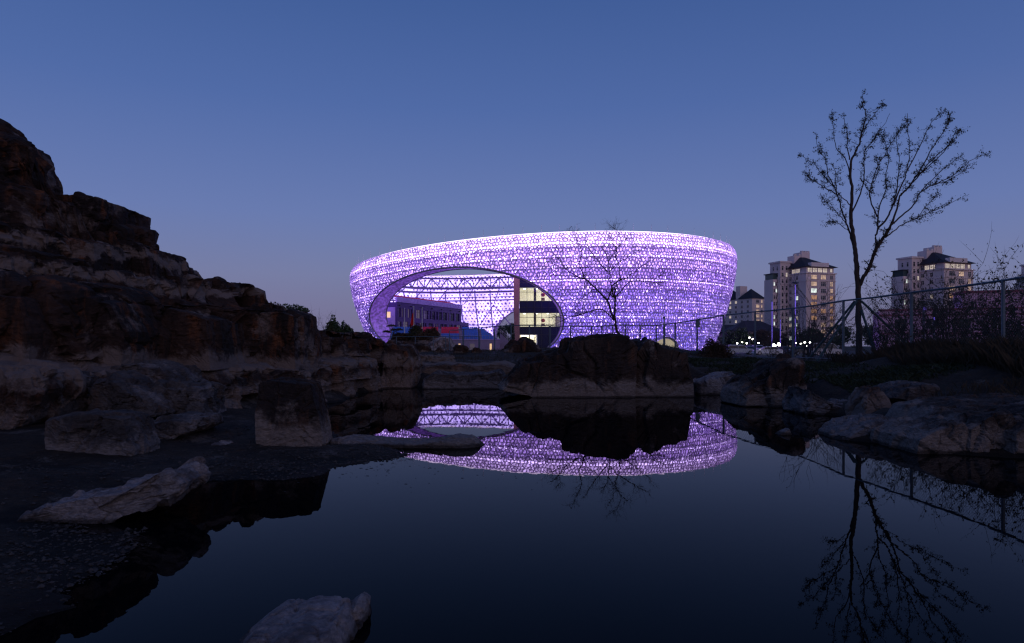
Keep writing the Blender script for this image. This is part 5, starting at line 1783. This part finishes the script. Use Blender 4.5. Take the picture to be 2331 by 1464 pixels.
    for xa in (1.8, 4.2, 5.7, 7.4, 9.0):
        prism(t, 'merlon', xa, xa + 1.1, 9.35, 10.4, mz + (3.22 if xa < 5 else 4.92) * s, mz + (3.9 if xa < 5 else 5.6) * s, T, M['tower_trim'])
    # left wing
    lz = ez - 4.6 * s
    prism(t, 'side_wing', -7, -3, 13, 19, zg, lz, T, M['tower_wall'])
    prism(t, 'side_terrace', -6.8, -3.4, 13.2, 18.6, lz + .02, lz + 2.4 * s, T, M['win_green'])
    prism(t, 'side_roof', -7.2, -3, 12.9, 19.2, lz + 2.42 * s, lz + 2.8 * s, T, M['tower_roof'])
    fs_ = Frame(T(-7, 13), T(-4.6, 13))
    for r_ in range(nfl):
        z = lz - 2.9 * s - r_ * fl
        if z < zg + .5: break
        for a in (.7, 1.8):
            window(t, fs_, a * s, z, .8 * s, 1.7 * s, 0, 'win_white' if g.random() < .14 else 'win_dark')
    return t
tower('stepped apartment tower with lit windows just right of the arena', 1835, 300, 607, R(18), 2)
tower('larger apartment tower with lit top floor behind the right shrubs', 2149, 288, 597, R(18), 4, 1.04)
tower('apartment tower half cut off by the right edge', 2440, 292, 612, R(18), 6)
# long gabled block further away
def slab_block(label, px, d, y_eave, seed, W=10.5, D=46, phi=R(26), zg=0.2, fls=14):
    X0, Y0 = (px - XC) * d / FPX, d
    ca, sa = math.cos(phi), math.sin(phi)
    T = lambda x, y: (X0 + x * ca - y * sa, Y0 + x * sa + y * ca)
    t = empty('apartment_block', (X0, Y0, zg), label, 'building')
    ez = HC + (YH - y_eave) * d / FPX
    g = np.random.default_rng(seed)
    prism(t, 'wall', 0, W, 0, D, zg, ez, T, M['tower_wall'])
    for k, (y0, y1, h) in enumerate(((0, 12, 8.5), (15, 27, 7.0), (30, 42, 5.8))):
        mb = MB()
        b4 = [T(-.6, y0 - .6) + (ez + .03,), T(W + .6, y0 - .6) + (ez + .03,), T(W + .6, y1) + (ez + .03,), T(-.6, y1) + (ez + .03,)]
        mb.raw(b4 + [T(W / 2, (y0 + y1) / 2) + (ez + 6.5,)], [(0, 1, 4), (1, 2, 4), (2, 3, 4), (3, 0, 4), (3, 2, 1, 0)])
        mb.build('roof', M['tower_roof'], t)
        prism(t, 'stair_head', 1.5, W - 3, y1 - .5, y1 + 3.2, ez + .02, ez + h, T, M['tower_wall'])
    f1 = Frame(T(0, 0), T(W, 0))
    fL = Frame(T(0, D), T(0, 0))
    fl = 3.05
    for r_ in range(fls):
        z = ez - 2.6 - r_ * fl
        if z < 1: break
        window(t, f1, 4.6, z, 2.8, 1.9, 2, 'win_warm' if g.random() < .8 else 'win_dark')
        window(t, f1, 8.0, z, 1.2, 1.9, 0, 'win_warm' if g.random() < .6 else 'win_dark')
        for k in range(9):
            window(t, fL, 2.5 + k * 5, z, 1.8, 1.7, 1, 'win_pale' if g.random() < .10 else ('win_white' if g.random() < .04 else 'win_dark'))
    return t
slab_block('long far apartment block with three hipped roofs beside the arena', 1712, 420, 679, 9)
slab_block('farthest apartment block in the gap beside the arena edge', 1640, 560, 700, 10, 12, 20)

# low tiled houses behind the parking lot
M['house_wall'] = pmat('house_wall', (.30, .27, .27), (.25, .22, .23), 0.4, 0.85)
for q, (px, d, w, ze, zr, lab) in enumerate([(1672, 235, 16, 6.2, 9.2, 'low dark roofed house left behind the parking lot'), (1722, 225, 16, 6.6, 10.2, 'low dark roofed house right behind the parking lot')]):
    X0 = (px - XC) * d / FPX
    t = empty('house', (X0, d, .2), lab, 'house', 'low houses behind the lot')
    T = lambda x, y: (X0 + x, d + y)
    prism(t, 'wall', -w / 2, w / 2, 0, 9, .2, ze, T, M['house_wall'])
    mb = MB()
    b4 = [T(-w / 2 - 1, -1) + (ze + .02,), T(w / 2 + 1, -1) + (ze + .02,), T(w / 2 + 1, 10) + (ze + .02,), T(-w / 2 - 1, 10) + (ze + .02,)]
    mb.raw(b4 + [T(-w * .18, 4.5) + (zr,), T(w * .18, 4.5) + (zr,)], [(0, 1, 5, 4), (1, 2, 5), (2, 3, 4, 5), (3, 0, 4), (3, 2, 1, 0)])
    mb.build('roof', M['tower_roof'], t)
    f = Frame(T(-w / 2, 0), T(w / 2, 0))
    for k in range(4):
        window(t, f, 2.2 + k * 3.8, 3.6, 1.6, 1.6, 1, 'win_dark')

# pink building behind the right fence
M['pink_wall'] = pmat('pink_wall', (.66, .40, .55), (.56, .33, .46), 0.5, 0.85)
M['pink_band'] = pmat('pink_band', (.30, .09, .13), (.25, .07, .11), 0.5, 0.85)
pk = empty('pink_building', (80, 128, .2), 'long low pink building with red bands behind the right fence', 'building')
pf = Frame((70.5, 131.0), (122.0, 112.0))
hs = []
for k in range(10):
    for z in (1.5, 5.0):
        hs.append((2.6 + k * 5.2, 4.6 + k * 5.2, z, z + 1.8))
wall_with_holes(pf, 'wall', 0, pf.len, .2, 8.4, hs, -.3, 0, M['pink_wall'], pk)
for h in hs:
    pf.boxobj('window', h[0], h[1], h[2], h[3], -.24, -.18, M['win_dark'], pk)
    mb = MB()
    pf.slab(mb, (h[0] + h[1]) / 2 - .04, (h[0] + h[1]) / 2 + .04, h[2], h[3], -.17, -.1)
    mb.build('mullion', M['tower_trim'], pk)
mb = MB(); pf.slab(mb, 0, pf.len, .2, 8.4, -8, -.32); mb.build('core', M['pink_wall'], pk)
for z in (3.9, 7.4):
    pf.boxobj('red_band', -.1, pf.len + .1, z, z + .35, .01, .12, M['pink_band'], pk)
for k in range(16):
    for z in (1.0, 2.4, 4.6, 6.0):
        pf.boxobj('course', k * 3.4, k * 3.4 + 3.3, z, z + .05, .004, .03, M['pink_band'], pk)
pf.boxobj('coping', -.2, pf.len + .2, 8.42, 8.75, -.5, .25, M['pink_band'], pk)
pf.boxobj('upper_storey', 14, pf.len, 8.76, 11.6, -8, -1.5, M['pink_wall'], pk)
pf.boxobj('upper_coping', 13.7, pf.len, 11.62, 12.0, -8, -1.2, M['pink_band'], pk)

# ================================================================== parking lot: cars and lamps
M['car_white'] = pmat('car_white', (.72, .72, .75), (.68, .68, .72), 0.3, 0.25, spec=0.6)
M['car_silver'] = pmat('car_silver', (.42, .44, .48), (.38, .40, .45), 0.3, 0.25, spec=0.6)
M['car_dark'] = pmat('car_dark', (.05, .055, .07), (.04, .045, .06), 0.3, 0.25, spec=0.6)
M['car_glass'] = pmat('car_glass', (.012, .014, .02), (.016, .018, .025), 0.5, 0.06, spec=0.6)
M['tyre'] = pmat('tyre', (.012, .012, .013), (.018, .018, .02), 3.0, 0.85)
M['rim'] = pmat('wheel_rim', (.35, .35, .38), (.3, .3, .33), 2.0, 0.35, metal=0.7)
M['head'] = emat('headlight', (1.0, .98, .90), 60.0, 'AUTO')
M['head_dim'] = emat('headlight_dim', (1.0, .97, .90), 14.0, 'NONE')
M['tail'] = emat('taillight', (1.0, .04, .03), 7.0, 'NONE')

def car(label, x, y, z, rz, kind, paint, lights=None, tails=False):
    """body, glass cabin, roof, wheels, lamps; faces +x before turning"""
    t = empty('parked_car', (x, y, z), label, 'car', 'cars in the parking lot')
    if kind == 'suv':
        L_, W_, H_ = 4.7, 1.9, 1.78
        low = [(-2.35, .35), (-2.35, .95), (-2.28, 1.08), (1.0, 1.08), (2.1, .98), (2.33, .82), (2.35, .35)]
        cab = [(-2.2, 1.09), (-2.0, 1.62), (-1.7, 1.72), (.1, 1.72), (.35, 1.62), (1.05, 1.09)]
        wx = (-1.42, 1.45)
        wr = .37
    elif kind == 'van':
        L_, W_, H_ = 4.9, 1.9, 2.0
        low = [(-2.45, .3), (-2.45, 1.0), (-2.4, 1.12), (1.4, 1.1), (2.2, .95), (2.42, .75), (2.45, .3)]
        cab = [(-2.38, 1.13), (-2.28, 1.88), (-2.0, 1.97), (.7, 1.95), (1.0, 1.85), (1.75, 1.13)]
        wx = (-1.5, 1.55)
        wr = .34
    else:
        L_, W_, H_ = 4.6, 1.8, 1.46
        low = [(-2.3, .28), (-2.3, .78), (-2.2, .96), (-1.5, 1.0), (.8, .96), (1.9, .86), (2.22, .7), (2.3, .3)]
        cab = [(-1.75, 1.0), (-1.05, 1.38), (-.6, 1.44), (.1, 1.43), (.35, 1.36), (1.05, .98)]
        wx = (-1.38, 1.42)
        wr = .33
    ca, sa = math.cos(rz), math.sin(rz)
    def W3(p): return (x + p[0] * ca - p[1] * sa, y + p[0] * sa + p[1] * ca, z + p[2])
    def loft(name, prof, hw0, hw1, mat, cut=0.0):
        n = len(prof)
        zz = [q[1] for q in prof]
        z0, z1 = min(zz), max(zz)
        rows = []
        cx_ = sum(q[0] for q in prof) / n
        for sgn, ins in ((-1, 0.0), (-1, 1.0), (1, 1.0), (1, 0.0)):
            for (px_, pz) in prof:
                f = (pz - z0) / (z1 - z0)
                hw = hw0 + (hw1 - hw0) * f
                if ins == 0.0:
                    rows.append(W3(((px_ - cx_) * .985 + cx_, sgn * (hw), pz - (.02 if f > .9 else 0))))
                else:
                    rows.append(W3((px_, sgn * (hw - .09), pz)))
        F = []
        for r in range(3):
            for k in range(n):
                k2 = (k + 1) % n
                F.append((r * n + k, r * n + k2, (r + 1) * n + k2, (r + 1) * n + k))
        F.append(tuple(range(n - 1, -1, -1)))
        F.append(tuple(range(3 * n, 4 * n)))
        return obj(name, rows, F, mat, t)
    loft('body', low, W_ / 2, W_ / 2 - .04, paint)
    loft('glasshouse', cab, W_ / 2 - .08, W_ / 2 - .26, M['car_glass'])
    rf = [q for q in cab if q[1] > cab[0][1] + .3]
    loft('roof', [(q[0], q[1] + .015) for q in rf] + [(rf[-1][0] + .05, rf[-1][1] - .06), (rf[0][0] - .05, rf[0][1] - .06)], W_ / 2 - .2, W_ / 2 - .235, paint)
    for a, b in ((cab[0], cab[1]), (cab[-1], cab[-2])):
        for sgn in (-1, 1):
            mb = MB()
            mb.tube([W3((a[0], sgn * (W_ / 2 - .09), a[1])), W3((b[0], sgn * (W_ / 2 - .22), b[1]))], .05, 5)
            mb.build('pillar', paint, t)
    mxx = (cab[0][0] + cab[-1][0]) / 2
    for sgn in (-1, 1):
        mb = MB()
        mb.tube([W3((mxx, sgn * (W_ / 2 - .07), cab[0][1])), W3((mxx, sgn * (W_ / 2 - .23), H_ - .1))], .045, 5)
        mb.build('pillar', paint, t)
        mb = MB()
        mb.box(W3((cab[-1][0] - .25, sgn * (W_ / 2 + .08), cab[-1][1] + .08)), (.14, .2, .14), rz)
        mb.build('mirror', paint, t)
        for hx in (mxx + .25, mxx - .8):
            mb = MB()
            mb.box(W3((hx, sgn * (W_ / 2 - .0), .86 if kind != 'sedan' else .78)), (.2, .05, .04), rz)
            mb.build('door_handle', M['car_dark'], t)
        for wxx in wx:
            c = W3((wxx, sgn * (W_ / 2 - .12), wr))
            ax = (-sa * sgn, ca * sgn)
            mb = MB()
            mb.tube([(c[0] - ax[0] * .12, c[1] - ax[1] * .12, c[2]), (c[0] + ax[0] * .13, c[1] + ax[1] * .13, c[2])], wr, 18)
            wh = mb.build('wheel', M['tyre'], t)
            mb = MB()
            mb.tube([(c[0] + ax[0] * .10, c[1] + ax[1] * .10, c[2]), (c[0] + ax[0] * .145, c[1] + ax[1] * .145, c[2])], wr * .64, 14)
            mb.build('rim', M['rim'], wh)
        mb = MB()
        mb.box(W3((L_ / 2 - .04, sgn * (W_ / 2 - .32), .68)), (.1, .36, .14), rz)
        mb.build('headlight', lights if lights else M['car_glass'], t)
        mb = MB()
        mb.box(W3((-L_ / 2 + .02, sgn * (W_ / 2 - .25), .82)), (.08, .3, .16), rz)
        mb.build('taillight', M['tail'] if tails else M['pink_band'], t)
    return t
ZC = 0.02
def carpos(px, d): return ((px - XC) * d / FPX, d)
cars = [('silver off road car beside the round bush', 1686, 118, R(-8), 'suv', 'car_silver', None, False),
        ('white saloon car with purple sheen behind the fence', 1746, 112, R(176), 'sedan', 'car_white', None, False),
        ('dark car with glaring headlights right of the white saloon', 1786, 120, R(-80), 'sedan', 'car_dark', 'head', False),
        ('dark saloon behind the fence right of the glaring car', 1826, 112, R(12), 'sedan', 'car_dark', None, False),
        ('dark van behind the shrubs right of the dark saloon', 1878, 106, R(5), 'van', 'car_silver', None, False),
        ('car with tail lamps far behind the silver off road car', 1702, 150, R(95), 'sedan', 'car_dark', None, True),
        ('oncoming car with lit headlights on the far road left', 1678, 178, R(-82), 'sedan', 'car_dark', 'head_dim', False),
        ('oncoming car with lit headlights above the silver car', 1712, 172, R(-80), 'suv', 'car_dark', 'head_dim', False),
        ('oncoming car with lit headlights right above the dark saloon', 1822, 165, R(-84), 'sedan', 'car_dark', 'head_dim', False),
        ('oncoming car with lit headlights far right on the road', 1838, 160, R(-80), 'sedan', 'car_white', 'head_dim', False),
        ('parked pale car showing left of the glare', 1727, 160, R(-85), 'suv', 'car_white', 'head_dim', False)]
lot = obj('parking_lot', [(14, 84, .215), (95, 84, .215), (110, 215, .215), (20, 215, .215)], [(0, 1, 2, 3)], pmat('asphalt', (.045, .045, .05), (.06, .06, .065), 1.0, 0.85, 0.3, 8), origin=(0, 0, 0))
tag(lot, 'asphalt parking lot right of the arena', None, kind='structure')
for lab, px, d, rz, kd, pn, lt, tl_ in cars:
    cx_, cy_ = carpos(px, d)
    car(lab, cx_, cy_, 0.22, rz, kd, M[pn], M[lt] if lt else None, tl_)

# street lamps lit violet by the arena show
M['pole_violet'] = emat('violet_strip', (.22, .14, 1.0), 0.7, 'NONE')
M['pole_dark'] = pmat('lamp_pole', (.10, .10, .14), (.08, .08, .12), 1.0, 0.5)
for q, (px, d, yt, yb, head, lab) in enumerate([(1757, 150, 684, 766, False, 'tall slim post with violet light strip before the towers'), (1810, 140, 645, 780, True, 'tall lamp post with flat top disc and violet strip'),
        (1776, 170, 725, 765, False, 'shorter post with violet strip between the two tall ones'), (2103, 60, 692, 800, True, 'thick lamp post with glowing violet collar before the pink building'), (2126, 66, 715, 800, False, 'thin pale post with violet strip before the pink building')]):
    q3 = P(px, yt, d)
    t = empty('lamp_post', (q3[0], d, .2), lab, 'lamp post', 'lamp posts around the lot')
    r = .11 if d > 100 else .13
    mb = MB(); mb.tube([(q3[0], d, .2), (q3[0], d, q3[2])], [r, r * .8], 8); mb.build('pole', M['pole_dark'], t)
    mb = MB(); mb.span((q3[0] - r * .8, d - r - .06, .8 if d > 100 else q3[2] - .55), (q3[0] + r * .8, d - r - .01, q3[2] - .3)); mb.build('light_strip', M['pole_violet'], t)
    if head:
        mb = MB(); mb.tube([(q3[0], d, q3[2] + .02), (q3[0], d, q3[2] + .25)], [.75 if d > 100 else .3, .6 if d > 100 else .3], 12); mb.build('head', M['pole_dark'], t)
# white street lights low behind the cars
M['street_white'] = emat('street_lamp_glass', (1.0, .97, .88), 22.0, 'NONE')
for q, (px, py, d, lab) in enumerate([(1706, 770, 190, 'small white lit street lamp left of the cars'), (1713, 773, 200, 'tiny white street lamp next to the left one'), (1689, 781, 195, 'white lamp glow low above the silver car'), (1678, 783, 188, 'first lamp in the low row above the silver car'), (1700, 783, 186, 'third lamp in the low row above the silver car'), (1727, 782, 180, 'low white lamp above the roof of the white saloon'), (1812, 782, 176, 'first white lamp in the row right of the glare'), (1823, 784, 172, 'second white lamp in the row right of the glare'), (1832, 781, 170, 'third white lamp in the row right of the glare'), (1844, 781, 168, 'last white lamp in the row right of the glare'), (1838, 790, 160, 'lowest white lamp below the row right of the glare')]):
    q3 = P(px, py, d)
    t = empty('street_lamp', (q3[0], d, .2), lab, 'street lamp', 'white street lamps behind the lot')
    mb = MB(); mb.tube([(q3[0], d, .2), (q3[0], d, q3[2])], .07, 6); mb.build('pole', M['pole_dark'], t)
    mb = MB(); mb.tube([(q3[0], d, q3[2] + .01), (q3[0], d, q3[2] + .3)], [.16, .2], 8); mb.build('globe', M['street_white'], t)

# twin lamps on stands, added for the headlight glare beside the white saloon
fl_ = empty('headlamp', P(1767, 800, 126), 'added glaring twin white floodlight behind the white saloon', 'headlamp')
for px, py, r in ((1761, 787, .34), (1772, 784, .28)):
    q3 = P(px, py, 126)
    mb = MB(); mb.tube([(q3[0], 126.1, .2), (q3[0], 126.1, q3[2])], .06, 6); mb.build('stand', M['pole_dark'], fl_)
    mb = MB(); mb.tube([(q3[0], 126.0, q3[2]), (q3[0], 125.8, q3[2])], [r * .8, r], 14); mb.build('lamp_head', M['pole_dark'], fl_)
    mb = MB(); mb.tube([(q3[0], 125.79, q3[2]), (q3[0], 125.74, q3[2])], r * .95, 14); mb.build('lens', M['head'], fl_)

# round street trees behind the lot
for q, (px, d, h, w, lab, mt) in enumerate([(1662, 205, 6.2, 7.0, 'round dark street tree next to the arena edge', 'leaf_green'), (1690, 196, 6.6, 7.5, 'round street tree second from the arena', 'leaf_green'), (1735, 200, 6.0, 7.0, 'dark street tree behind the white saloon', 'leaf_brown'), (1775, 205, 5.6, 7.0, 'dark street tree between the violet posts', 'leaf_brown'),
        (1815, 200, 5.8, 8.0, 'dark street tree behind the glaring headlights', 'leaf_green'), (1850, 196, 6.6, 8.5, 'dark street tree left of the propped tree', 'leaf_green'), (1915, 190, 6.6, 9.0, 'dark street tree behind the propped tree', 'leaf_green'), (1985, 185, 7.0, 8.0, 'dark street tree between the propped tree and pink building', 'leaf_green'),
        (1148, 305, 11.0, 9.0, 'dark evergreen seen through the rear arch', 'leaf_green'), (1168, 300, 12.0, 6.0, 'tall narrow tree in the rear arch by the brick wall', 'leaf_green')]):
    x = (px - XC) * d / FPX
    crown_tree('street_tree', lab, x, d, .2, h, w, 300 + q, mt, 1500, .42, group='street trees behind the lot', trunk=.22)
shrub('bare_tree', 'thin bare tree seen through the rear arch', (1150 - XC) * 280 / FPX, 280, 15, 6, 7, 91, 0, z=.2, lev=3, cat='tree')

# ================================================================== rock garden before the stand
M['garden_rock'] = rockmat('garden_rock', (.10, .075, .08), (.17, .13, .13), (.16, .09, .08), (.34, .29, .29), pale_amt=0.8, scale=0.6)
for q, (ol, d, lab) in enumerate([
    ([(880, 800), (885, 776), (905, 764), (950, 760), (990, 764), (1010, 780), (1014, 800)], 104, 'broad reddish mound of the rock garden before the stand'),
    ([(965, 800), (975, 780), (1000, 766), (1022, 768), (1034, 785), (1052, 794), (1050, 802)], 98, 'pale angular rock at the right of the rock garden'),
    ([(868, 800), (872, 784), (892, 774), (915, 780), (930, 800)], 96, 'dark rounded rock at the left of the rock garden')]):
    outline_rock('garden_rock', lab, ol, d, 4.0, M['garden_rock'] if q < 2 else M['cliff'], 80 + q, p=2.4, front=.6, disp=.10, n=100, m=34, cat='rock', sink=.3, group='rock garden stones')
for q, (px, py, d, w, h, mt, lab) in enumerate([(913, 768, 102, 3.6, 1.2, 'leaf_brown', 'reddish brown shrub on the left of the rock garden'), (947, 764, 101, 2.6, 2.3, 'leaf', 'dark bushy shrub between the flagpoles'), (982, 762, 103, 3.2, 1.5, 'leaf_brown', 'red brown shrub before the red seats'), (960, 768, 99, 3.0, 1.0, 'leaf_brown', 'low brown shrub at the foot of the flagpoles')]):
    q3 = P(px, py, d)
    mound('shrub', lab, q3[0], d, q3[2] - .3, w, h, 400 + q, mt, 1600, .14, cat='shrub', group='rock garden shrubs')
# cloud pruned pine
q3 = P(893, 764, 100)
pn_ = empty('pruned_pine', (q3[0], 100, q3[2]), 'cloud pruned pine with flat foliage pads on the rock garden', 'tree')
mb = MB()
mb.tube([(q3[0], 100, q3[2] - .3), (q3[0] + .25, 100, q3[2] + .6), (q3[0] - .1, 100, q3[2] + 1.3)], [.1, .08, .04], 6)
mb.tube([(q3[0] + .2, 100, q3[2] + .5), (q3[0] + 1.0, 100.2, q3[2] + .75)], [.05, .03], 5)
mb.tube([(q3[0] + .1, 100, q3[2] + .4), (q3[0] - .8, 99.8, q3[2] + .45)], [.05, .03], 5)
mb.build('trunk', M['bark'], pn_)
for k, (dx, dz, w) in enumerate(((-.1, 1.35, .75), (1.0, .8, .6), (-.8, .5, .65), (.2, .75, .5))):
    lv = Leaves()
    g_ = np.random.default_rng(500 + k)
    for _ in range(380):
        a = g_.random() * 6.28
        r = w * g_.random() ** .5
        lv.add((q3[0] + dx + r * math.cos(a), 100 + r * math.sin(a), q3[2] + dz + .32 * (1 - (r / w) ** 2) * g_.random()), .09)
    lv.build('foliage_pad', M['leaf'], pn_, 500 + k)
# flagpoles
M['pole_white'] = pmat('flagpole', (.6, .58, .62), (.55, .53, .57), 1.0, 0.4)
M['flag_red'] = pmat('flag_cloth', (.62, .02, .02), (.5, .015, .015), 1.0, 0.8)
for q, (px, yt, lab) in enumerate([(921, 703, 'left flagpole standing bare before the office block'), (942, 699, 'middle flagpole carrying a hanging red flag'), (961, 702, 'right flagpole standing bare before the office block')]):
    d = 118
    q3 = P(px, yt, d)
    t = empty('flagpole', (q3[0], d, .2), lab, 'flagpole', 'flagpoles before the office block')
    mb = MB(); mb.tube([(q3[0], d, .2), (q3[0], d, q3[2])], [.10, .06], 8); mb.build('pole', M['pole_white'], t)
    mb = MB(); mb.tube([(q3[0], d, q3[2] + .01), (q3[0], d, q3[2] + .16)], [.09, .05], 8); mb.build('finial', M['pole_white'], t)
    if q == 1:
        nn, mm_ = 10, 14
        V = []
        for i in range(nn):
            for j in range(mm_):
                f, h_ = i / (nn - 1), j / (mm_ - 1)
                V.append((q3[0] - .08 - .55 * f * (0.5 + .5 * h_) + .05 * math.sin(f * 9 + h_ * 3), d - .12 * math.sin(f * 11 + 2 * h_), q3[2] - .9 - 2.2 * h_ - .5 * f))
        obj('flag', V, grid_faces(nn, mm_), M['flag_red'], t, smooth=True)
